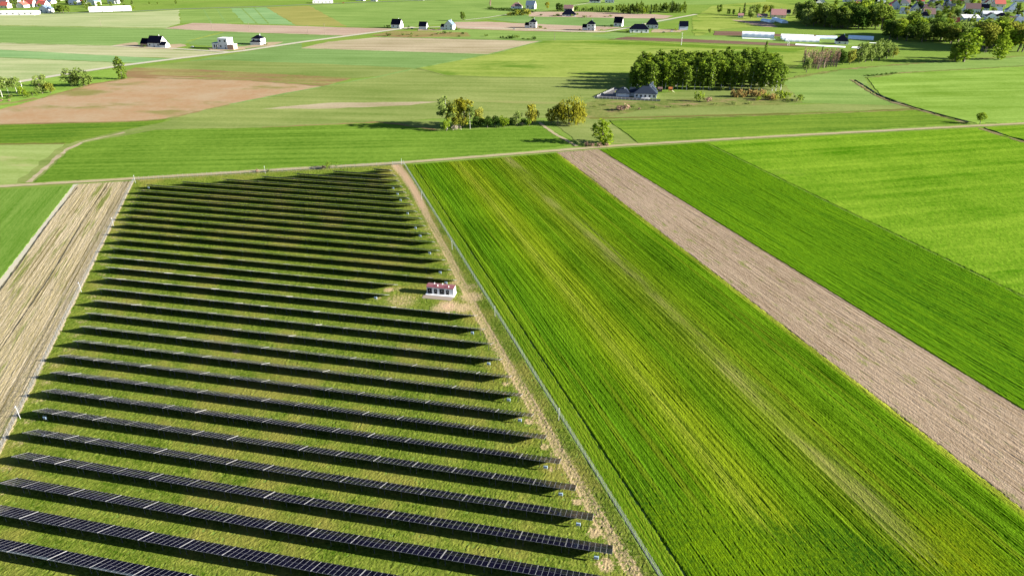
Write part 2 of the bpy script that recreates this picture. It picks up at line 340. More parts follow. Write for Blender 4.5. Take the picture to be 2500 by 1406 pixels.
# ------------------------------------------------------------------ the long strips on either side of the solar park
def vs(s): return UV(G(635 + s * 1177.0, 1000))[1]                 # across position of the strip line that meets the photo at slope s
V_FENCE_R, K_FR = 59.05, 0.0; V_FENCE_L, K_FL = -81.88, -0.0129      # across position 100 m out, and drift per metre
V_F1, V_F1R, V_F2, V_F3 = 64.4, 148.06, 183.04, 245.2; K_1R, K_2, K_3 = 0.0166, -0.0101, 0.0246
V_TAN, K_T = -112.57, -0.0041
ROAD = [G(*p) for p in ((-420, 486), (0, 456), (340, 436), (650, 417), (970, 399), (1300, 373), (1500, 357), (1800, 339), (2100, 323), (2500, 302), (2900, 282))]
def road_u(v, back=4.0):
    """how far along the strip direction the farm road lies at this across position"""
    for a, b in zip(ROAD, ROAD[1:]):
        va, vb = UV(a)[1], UV(b)[1]
        if min(va, vb) <= v <= max(va, vb):
            t = (v - va) / (vb - va); return UV(a)[0] + t * (UV(b)[0] - UV(a)[0]) - back
    return UV(ROAD[0])[0] - back if v < 0 else UV(ROAD[-1])[0] - back
def strip(name, v0, v1, mat, crop=0.0, u0=20.0, back=4.0, z=None, jit=0.3):
    P = []
    n = 24
    for k in range(n + 1): v = v0 + (v1 - v0) * k / n; P.append(fromuv(road_u(v, back) + rnd.uniform(-.4, .4), v))
    uu = np.arange(road_u(v1, back) - 1.6, u0, -1.6)
    P += [fromuv(u, v1 + rnd.uniform(-jit, jit)) for u in uu]
    P += [fromuv(u0, v1), fromuv(u0, v0)]
    uu = np.arange(u0 + 1.6, road_u(v0, back), 1.6)
    P += [fromuv(u, v0 + rnd.uniform(-jit, jit)) for u in uu]
    return sheet(name, None, mat, 0.06 + crop, crop, world_pts=P)
def st(s): return vs(s)
def striped_crop():
    """drilled crop: long thin drill lines, yellow and thin-sown strips, unploughed headland at the near end"""
    t = NT('striped_green_crop'); al, ac = t.rot(STRIP)
    wob = t.m('MULTIPLY', t.m('SUBTRACT', t.noise(t.xyz(t.m('MULTIPLY', al, 0.012), t.m('MULTIPLY', ac, 0.03)), 1.0, 2), 0.5), 2.0)
    sh = t.m('MULTIPLY', t.m('MULTIPLY', t.m('SUBTRACT', al, 100.0), K_1R), t.m('DIVIDE', t.m('SUBTRACT', ac, V_F1), V_F1R - V_F1, clamp=True))
    aw = t.m('SUBTRACT', t.m('ADD', ac, wob), sh)
    l1 = t.noise(t.xyz(t.m('MULTIPLY', al, 0.006), t.m('MULTIPLY', aw, 1.15)), 1.0, 3, 0.65)
    l2 = t.noise(t.xyz(t.m('MULTIPLY', al, 0.004), t.m('MULTIPLY', aw, 0.33), 5.0), 1.0, 2, 0.5)
    l3 = t.noise(t.xyz(t.m('MULTIPLY', al, 0.02), t.m('MULTIPLY', aw, 2.6), 9.0), 1.0, 2, 0.6)
    pn = t.noise(t.pos(), 0.03, 4, 0.6); fn = t.noise(t.pos(), 1.1, 5, 0.75)
    r = t.n('ShaderNodeValToRGB', {0: t.m('DIVIDE', t.m('SUBTRACT', t.m('ADD', aw, t.m('MULTIPLY', t.m('SUBTRACT', l1, 0.5), 3.5)), V_F1), V_F1R - V_F1, clamp=True)})
    stops = [(.668, (118, 162, 26)), (.70, (96, 150, 14)), (.78, (112, 158, 18)), (.81, (128, 164, 24)), (.845, (158, 182, 48)), (.86, (140, 172, 30)), (.885, (140, 170, 30)), (.915, (118, 158, 20)), (.95, (106, 154, 16)), (1.01, (122, 156, 26)),
             (1.055, (130, 158, 40)), (1.08, (126, 158, 34)), (1.11, (120, 158, 26)), (1.16, (112, 158, 20)), (1.22, (102, 152, 16)), (1.265, (110, 160, 20)), (1.285, (168, 190, 56))]  # last stop paints the sunlit glow of the crop's right edge into the colour
    cr = r.color_ramp
    while len(cr.elements) < len(stops): cr.elements.new(0.5)
    for e, (p, c) in zip(cr.elements, stops): e.position = min(1.0, ((V_F1R - 0.7 if p > 1.28 else V_F1R - 2.4 if p > 1.26 else st(p)) - V_F1) / (V_F1R - V_F1)); e.color = C(*c)
    f = t.m('ADD', t.m('MULTIPLY', t.m('SUBTRACT', l1, 0.5), 2.7), t.m('MULTIPLY', t.m('SUBTRACT', l3, 0.5), 2.2))
    f = t.m('ADD', f, t.m('MULTIPLY', t.m('SUBTRACT', fn, 0.5), 1.5)); f = t.m('ADD', f, t.m('MULTIPLY', t.m('SUBTRACT', pn, 0.5), 0.8))
    dark = t.n('ShaderNodeVectorMath', {0: r.outputs[0], 1: (0.26, 0.36, 0.25)}, operation='MULTIPLY').outputs[0]
    lite = t.n('ShaderNodeVectorMath', {0: r.outputs[0], 1: (1.5, 1.32, 1.7)}, operation='MULTIPLY').outputs[0]
    col = t.mix(t.m('ADD', f, 0.52, clamp=True), dark, lite)
    pb = t.m('ABSOLUTE', t.m('SUBTRACT', t.m('ADD', aw, t.m('MULTIPLY', t.m('SUBTRACT', l1, 0.5), 10.0)), st(1.06)))
    pz = t.ramp(t.noise(t.xyz(t.m('MULTIPLY', al, 0.016), t.m('MULTIPLY', ac, 0.06), 2.0), 1.0, 3), 0.45, 0.62)
    col = t.mix(t.m('MULTIPLY', t.m('MULTIPLY', t.ramp(pb, 4.5, 0.5), pz), t.m('MULTIPLY_ADD', l3, 1.6, -0.2)), col, C(184, 180, 104))
    col = t.mix(t.m('MULTIPLY', t.ramp(l2, 0.60, 0.68), 0.35), col, C(150, 158, 40))
    # headland
    h0, h1 = G(1420, 1170), G(2330, 1352); d = (h1 - h0).normalized(); nx, ny = -d.y, d.x
    p = t.n('ShaderNodeSeparateXYZ', {0: t.pos()})
    sd_ = t.m('SUBTRACT', t.m('ADD', t.m('MULTIPLY', p.outputs[0], nx), t.m('MULTIPLY', p.outputs[1], ny)), nx * h0.x + ny * h0.y)
    sd_ = t.m('ADD', sd_, t.m('MULTIPLY', t.m('SUBTRACT', l1, 0.5), 26.0)); sd_ = t.m('ADD', sd_, t.m('MULTIPLY', t.m('SUBTRACT', pn, 0.5), 12.0))
    hm = t.ramp(sd_, 4.0, -6.0)
    hf = t.m('ADD', t.m('MULTIPLY', t.m('SUBTRACT', fn, 0.5), 2.6), t.m('MULTIPLY', t.m('SUBTRACT', pn, 0.5), 2.0))
    hc = t.mix(t.m('ADD', hf, 0.45, clamp=True), C(58, 104, 8), C(128, 164, 22))
    y0 = G(2330, 1325); dy = t.n('ShaderNodeVectorMath', {0: t.pos(), 1: (y0.x, y0.y, 0)}, operation='DISTANCE').outputs['Value']
    ym = t.ramp(t.m('ADD', dy, t.m('MULTIPLY', t.m('SUBTRACT', pn, 0.5), 24.0)), 15.0, 4.0)
    hc = t.mix(t.m('MULTIPLY', ym, t.m('MULTIPLY_ADD', fn, 1.2, -0.2)), hc, C(172, 182, 22))
    col = t.mix(t.m('MAXIMUM', hm, t.m('MULTIPLY', ym, 0.5)), col, hc)
    return t.diffuse(col, t.m('ADD', t.m('MULTIPLY', l3, 0.6), t.m('MULTIPLY', t.noise(t.pos(), 2.2, 4, 0.75), 0.8)), 0.6, 0.5)
m_f1 = striped_crop()
m_bare = field_mat('bare_strip_soil', C(228, 204, 176), C(172, 148, 122), STRIP, 0.008, 1.3, 0.7, 0.3, 0.5, 0.02, 1.2, 0.6, we=0.6, third=(C(162, 164, 100), 0.6, 0.5, 0.3), tram=(9.0, V_F1R + 1.0, 0.4, 1.8, C(150, 128, 96)))
m_f2 = field_mat('rich_green_crop', C(76, 130, 2), C(132, 180, 30), STRIP, 0.010, 0.9, 0.7, 0.35, 0.4, 0.015, 0.9, 0.6, we=0.7, tram=(14.0, V_F2 + 3, 0.5, 1.8, C(52, 104, 6)))
m_fallowL = field_mat('straw_fallow_strip', C(240, 222, 188), C(200, 184, 134), STRIP, 0.010, 0.9, 0.8, 0.3, 0.5, 0.02, 0.9, 0.6, we=0.7, third=(C(158, 164, 92), 0.58, 0.35, 0.08), tram=(8.5, V_FENCE_L - 3, 0.5, 1.8, C(120, 108, 60)))
m_fL = field_mat('left_green_crop', C(104, 156, 44), C(158, 192, 92), STRIP, 0.012, 0.6, 0.7, 0.3, 0.3, 0.02, 0.9, 0.5, we=0.6)
m_verge = field_mat('olive_verge_grass', C(84, 130, 14), C(146, 172, 44), STRIP, 0.012, 1.1, 0.8, 0.4, 0.5, 0.03, 1.0, 0.5, we=0.5)
GR = np.random.RandomState(5)
def relief(name, v0, v1, mat, h, row, clod, back, dv=0.42, u0=22.0, k0=0.0, k1=0.0):
    """a field strip with real surface relief: drill rows along the strip and uneven plants or clods"""
    vs_ = np.arange(v0, v1 + dv, dv); n = len(vs_); us = [u0]
    end = max(road_u(v, back) for v in vs_)
    while us[-1] < end: us.append(us[-1] + max(0.55, 0.0065 * us[-1]))
    f = (np.array(us) - u0) / (us[-1] - u0); ends = np.array([road_u(v, back) for v in vs_])
    U_ = u0 + f[:, None] * (ends - u0)[None, :]; m = len(us); V_ = np.repeat(vs_[None, :], m, 0)
    V_ = V_ + GR.uniform(-.08, .08, V_.shape) + (k0 + (k1 - k0) * np.linspace(0, 1, n))[None, :] * (U_ - 100.0)
    N1 = GR.normal(size=(m, n)); N2 = N1.copy()
    for k in range(1, 6): N2[k:] += N1[:-k]
    N2 /= 2.4
    Z = h + row * (GR.normal(size=n)[None, :] * .6 + N2 * .6) + clod * N1
    Z = np.maximum(Z, 0.065)
    for sl in ((slice(None), 0), (slice(None), -1), (0, slice(None)), (-1, slice(None))): Z[sl] = 0.03
    for c, sg in ((0, -1), (-1, 1)): V_[:, c] += GR.uniform(-.3, .3, m)
    X_ = U_ * EU.x + V_ * EV.x; Y_ = U_ * EU.y + V_ * EV.y; ix = np.arange(m * n).reshape(m, n)
    q = np.stack([ix[:-1, :-1], ix[:-1, 1:], ix[1:, 1:], ix[1:, :-1]], -1).reshape(-1, 4)
    me = bpy.data.meshes.new(name); me.from_pydata(np.stack([X_.ravel(), Y_.ravel(), Z.ravel()], -1).tolist(), [], q.tolist()); me.materials.append(mat); me.update()
    return tag(mesh_obj(name, me), kind='structure')
relief('crop_field', V_F1, V_F1R, m_f1, 0.24, 0.036, 0.010, 5.0, dv=0.34, k1=K_1R)
relief('bare_field', V_F1R + 0.3, V_F2 - 0.2, m_bare, 0.13, 0.026, 0.009, 3.5, k0=K_1R, k1=K_2)
relief('crop_field', V_F2, V_F3, m_f2, 0.28, 0.04, 0.011, 5.0, k0=K_2, k1=K_3)
relief('crop_field', V_F3 + 0.6, V_F3 + 380, m_right, 0.22, 0.006, 0.018, 5.0, dv=0.9, k0=K_3, k1=K_3)
relief('grass_verge', V_FENCE_R, V_F1 - 0.3, m_verge, 0.14, 0.03, 0.014, 4.0, dv=0.3)
relief('fallow_field', V_TAN, V_FENCE_L, m_fallowL, 0.12, 0.026, 0.016, 3.5, k0=K_T, k1=K_FL)
strip('crop_field', V_TAN - 200, V_TAN - 3.0, m_fL, crop=0.15, back=6.0)
strip('grass_verge', V_TAN - 3.0, V_TAN - 0.6, m_road)
m_furrow = plain('dark_furrow', (0.035, 0.032, 0.018), 0.95)
for v, w in ((V_TAN - 0.2, 0.5), (V_TAN + (V_FENCE_L - V_TAN) * 0.47, 0.35)):
    P = []
    for sgn, us in ((1, np.arange(25, road_u(v, 9), 2.5)), (-1, np.arange(25, road_u(v, 9), 2.5)[::-1])): P += [fromuv(u, v + 0.5 * math.sin(u * .05) + sgn * w / 2 * rnd.uniform(.2, 1.6)) for u in us]
    sheet('furrow', None, m_furrow, 0.2, 0.0, world_pts=P)
# ------------------------------------------------------------------ ground inside the solar park, with worn earth
TRACK = [G(*p) for p in ((966, 404), (985, 425), (1010, 462), (1040, 522), (1088, 612), (1128, 692), (1160, 756), (1228, 872), (1290, 975), (1342, 1062), (1402, 1165), (1474, 1285), (1552, 1406), (1650, 1560))]
def dist_poly(X, Y, P):
    D = np.full(X.shape, 1e9); T = np.zeros(X.shape); acc = 0.0
    for a, b in zip(P, P[1:]):
        dx, dy = b.x - a.x, b.y - a.y; L2 = dx * dx + dy * dy
        t = np.clip(((X - a.x) * dx + (Y - a.y) * dy) / L2, 0, 1)
        d = np.hypot(X - a.x - t * dx, Y - a.y - t * dy); w = d < D
        D[w] = d[w]; T[w] = acc + (t * math.sqrt(L2))[w]; acc += math.sqrt(L2)
    return D, T
ROWS_RIGHT = {}
# ------------------------------------------------------------------ solar rows: plan
TILT = math.radians(27.0); SLEN = 5.0; ZH = 2.65
RD = Vector((math.cos(ROWDIR), math.sin(ROWDIR), 0)); RN = Vector((-math.sin(ROWDIR), math.cos(ROWDIR), 0))
ROW_C0, ROW_SP = 245.68 * (HCAM - ZH) / 114.0, 8.361 * (HCAM - ZH) / 114.0
R_END = {-12: (951, 414), -11: (960.2, 424.8), -10: (967.9, 439.3), -9: (976, 452.9), -8: (984.1, 465.7), -7: (992.2, 481.5), -6: (1001.6, 497.3), -5: (1011, 514.5), -4: (1022.3, 532), -3: (1032.3, 550.5),
         -2: (1043, 569.7), -1: (1054.3, 589.9), 0: (1065.7, 611), 1: (1079.2, 634), 2: (1093.5, 658.2), 3: (1107, 683.8), 4: (960.5, 694.2), 5: (938.7, 719.2), 6: (1157, 769.5), 7: (1176, 802.8), 8: (1196.5, 839.5),
         9: (1217.8, 878.8), 10: (1242.6, 921.5), 11: (1269.5, 967.6), 12: (1296.8, 1018.4), 13: (1328.4, 1075.5), 14: (1364.3, 1137.4), 15: (1402.3, 1207.3), 16: (1445, 1282), 17: (1492.9, 1367), 18: (1546, 1462), 19: (1606, 1570), 20: (1676, 1696)}
L_END = {-12: (912, 411), -11: (811, 417), -10: (722, 422.7), -9: (637, 428.7), -8: (543, 433.8), -7: (443, 440.5), -6: (352, 447), -5: (334, 460), -4: (325, 475), -3: (317, 490.5), -2: (309, 506), -1: (301, 523), 0: (293, 543),
         1: (285, 562), 2: (277, 582), 3: (268, 604), 4: (260, 627), 5: (252, 651), 6: (242, 676), 7: (230, 702), 8: (216, 731), 9: (203, 761), 10: (190, 795), 11: (173, 831), 12: (144, 868.5), 13: (121, 910), 14: (101.5, 954),
         15: (74.5, 1002), 16: (51, 1056), 17: (24, 1113), 18: (-5, 1177), 19: (-40, 1250), 20: (-82, 1335)}
COLW = 1.225; TGAP = 0.16
def row_span(i):
    y0 = ROW_C0 - ROW_SP * i                                       # distance of the high edge along RN
    def along(px, py):
        p = G(px, py, ZH); d = Vector((p.x, p.y, 0)); s = RN.dot(d)
        k = y0 / s                                                 # slide along the sight line onto the row
        return RD.dot(d * k)
    t0, t1 = along(*L_END[i]), along(*R_END[i]); L = t1 - t0; best = None
    for n5 in range(0, 4):
        for n8 in range(0, 20):
            l = n5 * (5 * COLW + TGAP) + n8 * (8 * COLW + TGAP) - TGAP
            if best is None or abs(l - L) < best[0]: best = (abs(l - L), n5, n8)
    tables = [5] * best[1] + [8] * best[2]; l = sum(k * COLW + TGAP for k in tables) - TGAP
    return y0, t1 - l, t1, tables
SPAN = {i: row_span(i) for i in R_END}
def row_pt(i, t, off=0.0, z=0.0): q = RD * t + RN * (SPAN[i][0] + off); q.z = z; return q

# ground mesh of the park
du = 0.5
v_ = np.arange(V_FENCE_L, V_FENCE_R + 0.01, du); U1 = max(road_u(v, 2.6) for v in v_); u_ = np.arange(15.0, U1 + du, du)
VV, UU = np.meshgrid(v_, u_)
lim = np.array([road_u(v, 2.4) for v in v_]); UU = np.minimum(UU, lim[None, :])
VV = VV + (K_FL + (K_FR - K_FL) * (VV - V_FENCE_L) / (V_FENCE_R - V_FENCE_L)) * (UU - 100.0)
XX = UU * EU.x + VV * EV.x; YY = UU * EU.y + VV * EV.y
D, T = dist_poly(XX, YY, TRACK)
tl = T[-1].max() if False else 330.0
wide = np.clip(1.0 - T / 120.0, 0, 1)                              # sandy carriageway near the gate, two worn ruts farther in
dirt = np.clip(1.35 - D / (1.9 + 1.9 * wide), 0, 1.0) * np.clip(0.35 + wide * 1.6, 0, 1)
rut = np.maximum(np.clip(1.2 - np.abs(D - 1.15) / 0.5, 0, 1), 0.0) * 0.85
dirt = np.maximum(dirt, rut)
dirt = np.maximum(dirt, np.clip(0.9 - D / 6.0, 0, 1) * 0.78)
def blob(p, r, a):
    global dirt
    q = G(*p); d = np.hypot(XX - q.x, (YY - q.y)); dirt = np.maximum(dirt, a * np.clip(1.35 - d / r, 0, 1))
for p, r, a in (((1095, 748), 5.5, 1.0), ((1130, 752), 5, .85), ((1150, 725), 6, .8), ((1075, 752), 5, .7), ((980, 735), 9, .58), ((950, 708), 2.6, .9), ((1110, 690), 3, .7), ((1150, 700), 4, .6), ((578, 858), 1.6, .95),
        ((1478, 1378), 2.6, .9), ((1408, 1225), 1.6, .85), ((1452, 1300), 2.3, .85), ((1345, 1145), 1.5, .7), ((1292, 1030), 1.8, .85), ((1268, 1022), 1.5, .6), ((1330, 1090), 2.0, .7), ((1350, 1110), 1.8, .6), ((1480, 1345), 2.5, .6), ((1235, 937), 1.6, .8), ((925, 728), 2.0, .6)):
    blob(p, r, a)
for i in SPAN:
    if i % 2 == 0 or i < 6:
        q = row_pt(i, SPAN[i][2] + 1.0, 2.0); d = np.hypot(XX - q.x, YY - q.y); dirt = np.maximum(dirt, 0.55 * np.clip(1.35 - d / 3.0, 0, 1))
    q = row_pt(i, SPAN[i][1] - 1.0, -1.5); d = np.hypot((XX - q.x) / 1.6, YY - q.y); dirt = np.maximum(dirt, 0.5 * np.clip(1.3 - d / 2.6, 0, 1))
dirt = np.maximum(dirt, np.clip(1.2 - (VV - V_FENCE_L - K_FL * (UU - 100.0)) / 1.2, 0, 1) * 0.55)
dirt[UU > lim[None, :] - 3.0] = np.maximum(dirt[UU > lim[None, :] - 3.0], 0.45)
nv, nu = len(v_), len(u_)
NG = np.random.RandomState(9); me = bpy.data.meshes.new('park_grass')
idx = np.arange(nu * nv).reshape(nu, nv)
quads = np.stack([idx[:-1, :-1], idx[:-1, 1:], idx[1:, 1:], idx[1:, :-1]], -1).reshape(-1, 4)
keep = (UU[1:, :-1] - UU[:-1, :-1] > 0.01).reshape(-1) & (UU[1:, 1:] - UU[:-1, 1:] > 0.01).reshape(-1); quads = quads[keep]
me.from_pydata(np.stack([XX.ravel(), YY.ravel(), 0.45 + np.clip(NG.normal(size=XX.size) * 0.034, -0.1, 0.12)], -1).tolist(), [], quads.tolist())
at = me.attributes.new('dirt', 'FLOAT', 'POINT'); at.data.foreach_set('value', dirt.ravel().astype(np.float32))
t = NT('park_grass')
fn = t.noise(t.pos(), 0.9, 6, 0.72); pn = t.noise(t.pos(), 0.09, 4, 0.6); p2 = t.noise(t.pos(), 0.022, 3, 0.6)
al, ac = t.rot(ROWDIR); sn = t.noise(t.xyz(t.m('MULTIPLY', al, 0.03), t.m('MULTIPLY', ac, 0.9)), 1.0, 3)
x = t.m('ADD', t.m('ADD', t.m('MULTIPLY', t.m('SUBTRACT', fn, 0.5), 2.6), t.m('MULTIPLY', t.m('SUBTRACT', pn, 0.5), 1.2)), t.m('ADD', t.m('MULTIPLY', t.m('SUBTRACT', sn, 0.5), 0.5), 0.5), clamp=True)
gr = t.mix(x, C(78, 114, 20), C(170, 184, 80))
gr = t.mix(t.m('MULTIPLY', t.ramp(t.m('ADD', t.m('MULTIPLY', p2, 0.6), t.m('MULTIPLY', pn, 0.4)), 0.47, 0.61), 0.65), gr, C(172, 164, 84))
da = t.n('ShaderNodeAttribute', attribute_name='dirt').outputs['Fac']
dn = t.noise(t.pos(), 1.1, 6, 0.8)
mk = t.ramp(t.m('ADD', da, t.m('MULTIPLY', t.m('SUBTRACT', dn, 0.5), 2.0)), 0.42, 0.78)
sand = t.mix(t.noise(t.pos(), 0.7, 5, 0.7), C(236, 212, 168, 1.12), C(200, 176, 128, 1.12))
sand = t.mix(t.m('MULTIPLY', t.ramp(da, 0.9, 1.0), 0.5), sand, C(246, 204, 172, 1.2))
col = t.mix(mk, gr, sand)
t.diffuse(col, t.m('ADD', t.noise(t.pos(), 2.4, 4, 0.75), t.m('MULTIPLY', fn, 0.8)), 0.6, 0.45)
me.materials.append(t.mat); me.update()
tag(mesh_obj('park_ground', me, loc=(0, 0, -0.4)), kind='structure')

# ------------------------------------------------------------------ solar rows: meshes
def glass_mat():
    t = NT('solar_glass'); oi = t.n('ShaderNodeObjectInfo').outputs['Random']
    col = t.mix(oi, (0.002, 0.002, 0.008, 1), (0.005, 0.005, 0.014, 1))
    b = t.n('ShaderNodeBsdfPrincipled', {'Base Color': col, 'Roughness': 0.08, 'Specular IOR Level': 0.5, 'IOR': 1.36, 'Coat Weight': 0.0})
    t.t.links.new(b.outputs[0], t.out.inputs[0]); return t.mat
m_glass = glass_mat()
m_alu = plain('aluminium_frame', (0.17, 0.175, 0.195), 0.5, 0.4, 0.0, 0.06)
m_back = plain('panel_backsheet', (0.02, 0.021, 0.024), 0.6)
m_galv = plain('galvanised_steel', (0.30, 0.31, 0.33), 0.45, 0.5, 0.5, 0.1)
m_post = plain('darkened_post_steel', (0.07, 0.072, 0.078), 0.7, 0.2, 0.0, 0.1)  # steel tone darkened so the legs sink into the shade under the panels
m_rail = plain('end_rail_metal', (0.22, 0.22, 0.23), 0.5, 0.4, 0.0, 0.06)
MW, ML = COLW - 0.03, SLEN / 2 - 0.008
def add_module(mb, cx, cy, cz=0.0, rot=None):
    """framed module: recessed glass in an aluminium frame, backsheet below"""
    w, l, f, g, h = MW / 2, ML / 2, 0.028, 0.012, 0.036
    o = [(-w, -l), (w, -l), (w, l), (-w, l)]; n = [(-w + f, -l + g), (w - f, -l + g), (w - f, l - g), (-w + f, l - g)]
    tr = (lambda p: tuple(rot @ Vector(p))) if rot is not None else (lambda p: p)
    O = lambda p, z: tr((p[0] + cx, p[1] + cy, z + cz))
    for k in range(4):
        j = (k + 1) % 4
        mb.face([O(o[k], h), O(o[j], h), O(n[j], h), O(n[k], h)], 1)
        mb.face([O(n[k], h), O(n[j], h), O(n[j], h - 0.006), O(n[k], h - 0.006)], 1)
        mb.face([O(o[k], 0), O(o[j], 0), O(o[j], h), O(o[k], h)], 1)
    mb.face([O(p, h - 0.006) for p in n], 0)
    mb.face([O(p, 0) for p in reversed(o)], 2)
module_me = add_module(MB(), 0, 0) or None
mbm = MB(); add_module(mbm, 0, 0); module_me = mbm.mesh('solar_module', [m_glass, m_alu, m_back])
RX = Matrix.Rotation(-TILT, 4, 'X')
def slope(x, s, h=0.0):                                            # table-frame point: s metres down the slope, h above it
    return Vector((x, s * math.cos(TILT) + h * math.sin(TILT), ZH - s * math.sin(TILT) + h * math.cos(TILT)))
def table_mesh(ncol, joined):
    W = ncol * COLW; mb = MB(); base = Matrix.Translation((0, 0, ZH)) @ RX
    for s in (0.5, 1.95, 3.05, 4.5): mb.box(-0.04, W + 0.04, s - 0.03, s + 0.03, -0.07, -0.005, 1, base)        # purlins
    for x in np.linspace(0.7, W - 0.7, 3 if ncol < 8 else 4): mb.box(x - 0.035, x + 0.035, 0.15, SLEN - 0.15, -0.17, -0.075, 1, base)   # rafters
    for x0, x1 in ((-0.05, -0.015), (W - 0.005, W + 0.03)): mb.box(x0, x1, 0.0, SLEN, -0.03, 0.055, 3, base)    # end rails
    if joined:
        for c in range(ncol):
            for r in range(2): add_module(mb, (c + 0.5) * COLW, (r + 0.5) * SLEN / 2, 0, base)
    return mb
tables = {}
for nc in (5, 8):
    for jn in (False, True):
        tables[nc, jn] = table_mesh(nc, jn).mesh('table', [m_glass if jn else m_post, m_post if not jn else m_alu, m_back, m_rail])
leg_me = {}
for k, s in ((0, 0.85), (1, 4.1)):
    p = slope(0, s, -0.17); mb = MB(); mb.box(-0.05, 0.05, p.y - 0.04, p.y + 0.04, 0.02, p.z); mb.box(-0.065, 0.065, p.y - 0.06, p.y + 0.06, 0.02, 0.26)
    leg_me[k] = mb.mesh('leg', m_post)
def ordinal(n): return str(n) + ('th' if 10 <= n % 100 <= 20 else {1: 'st', 2: 'nd', 3: 'rd'}.get(n % 10, 'th'))
for i in sorted(SPAN):
    y0, t0, t1, tabs = SPAN[i]; near = i >= 7; n = 21 - i
    root = empty('solar_panel_row', row_pt(i, t0, 0, 0.05), ROWDIR)
    end = ', stopping short of the hut' if i in (4, 5) else ''
    tag(root, 'row of dark solar panels, %s up from the bottom edge%s' % (ordinal(n), end), 'solar panels', 'rows of solar panels in the park')
    x = 0.0
    for nc in tabs:
        tb = mesh_obj('table', tables[nc, not near], root, (x, 0, rnd.uniform(-0.03, 0.03) - 0.05))
        tb.rotation_euler = (rnd.uniform(-.006, .006), rnd.uniform(-.003, .003), rnd.uniform(-.002, .002))
        if near:
            for c in range(nc):
                for r in range(2):
                    mo = bpy.data.objects.new('module', module_me); q = slope((c + 0.5) * COLW, (r + 0.5) * SLEN / 2)
                    mo.location = q; mo.rotation_euler = (-TILT + rnd.uniform(-.004, .004), rnd.uniform(-.003, .003), 0); link(mo, tb)
        for lx in ((0.7, nc * COLW - 0.7) if nc == 5 else (0.7, nc * COLW / 2, nc * COLW - 0.7)):
            if near or lx == 0.7:
                for k in (0, 1): link(bpy.data.objects.new('leg', leg_me[k]), tb).location = (lx, 0, 0)
        x += nc * COLW + TGAP

# string inverters hung under the ends of the rows
m_inv = plain('inverter_casing', (0.22, 0.31, 0.42), 0.4, 0.5, 0, 0.04)
m_invd = plain('inverter_fins', (0.25, 0.27, 0.30), 0.5)
INV = {-9: (963, 456), -8: (972, 472), -7: (980, 486), -5: (997.4, 518), -3: (1017, 553), -2: (1027.6, 573), 0: (1050.5, 615.5), 2: (1076, 662), 3: (1090, 688), 5: (921, 722), 7: (1155.5, 807), 9: (1195, 882), 11: (1243, 971), 12: (1270.4, 1021),
       14: (1331.8, 1139), 15: (1368.7, 1206), 16: (1411, 1284), 17: (1455, 1366)}
def inverter(i, t, lab):
    r = empty('inverter_box', row_pt(i, t, -0.05, 0.05), ROWDIR)
    tag(r, lab, 'inverter', 'string inverters under the row ends')
    mb = MB(); mb.box(-0.5, 0.5, -0.30, 0.05, 0.75, 1.45); o = mb.obj('casing', m_inv, r); o.modifiers.new('b', 'BEVEL').width = 0.04
    mb = MB(); mb.box(-0.42, 0.42, -0.36, -0.302, 0.82, 0.95).box(-0.15, 0.15, -0.33, -0.302, 1.1, 1.28); mb.obj('connector_panel', m_invd, r)
    for x in (-0.4, 0.4): mb = MB(); mb.box(x - 0.03, x + 0.03, 0.052, 0.12, 0.0, 1.9); mb.obj('bracket_post', m_galv, r)
for i, p in INV.items():
    q = G(p[0], p[1], 1.2); t = RD.dot(Vector((q.x, q.y, 0)))
    inverter(i, min(t, SPAN[i][2] - 1.0), 'pale blue inverter box under the right end of the %s panel row from the bottom' % ordinal(21 - i))
for i, dx in ((15, 3.6), (-6, 1.6)):
    inverter(i, SPAN[i][1] + dx, 'white inverter box under the left end of the %s panel row from the bottom' % ordinal(21 - i))

# ------------------------------------------------------------------ transformer hut
pA, pB = G(1042.6, 717.6), G(1108, 723.5)
hut_w = (pB - pA).length; hut_r = math.atan2(pB.y - pA.y, pB.x - pA.x)
hut = empty('transformer_hut', (pA.x, pA.y, 0.05), hut_r)
tag(hut, 'low white transformer hut with black doors and brown red roof beside the track', 'hut')
m_hut = plain('hut_render', (0.66, 0.65, 0.63), 0.8); m_hutdoor = plain('hut_door_paint', (0.012, 0.012, 0.014), 0.5, 0.2); m_hutroof = plain('hut_roof_tile', (0.17, 0.06, 0.07), 0.6)
m_conc = plain('concrete', (0.48, 0.45, 0.42), 0.9); m_white = plain('white_paint', (0.78, 0.78, 0.76), 0.6); m_mast = plain('mast_paint', (0.40, 0.41, 0.43), 0.6); m_pave = plain('paving', (0.20, 0.165, 0.135), 0.9)
W_, D_, H_ = hut_w, 3.0, 3.05
mb = MB(); mb.box(0, W_, 0, D_, 0.3, H_)
for x in np.arange(0.35, W_, 0.55): mb.box(x, x + 0.03, -0.012, 0.0, 0.32, H_ - 0.02)
mb.obj('wall', m_hut, hut)
mb = MB(); mb.box(-0.25, W_ + 0.25, -1.1, D_ + 0.3, 0.0, 0.3); mb.obj('plinth', m_white, hut)
mb = MB(); mb.box(-0.9, W_ + 0.1, -3.6, -1.12, 0.0, 0.06); mb.obj('paved_apron', m_pave, hut)
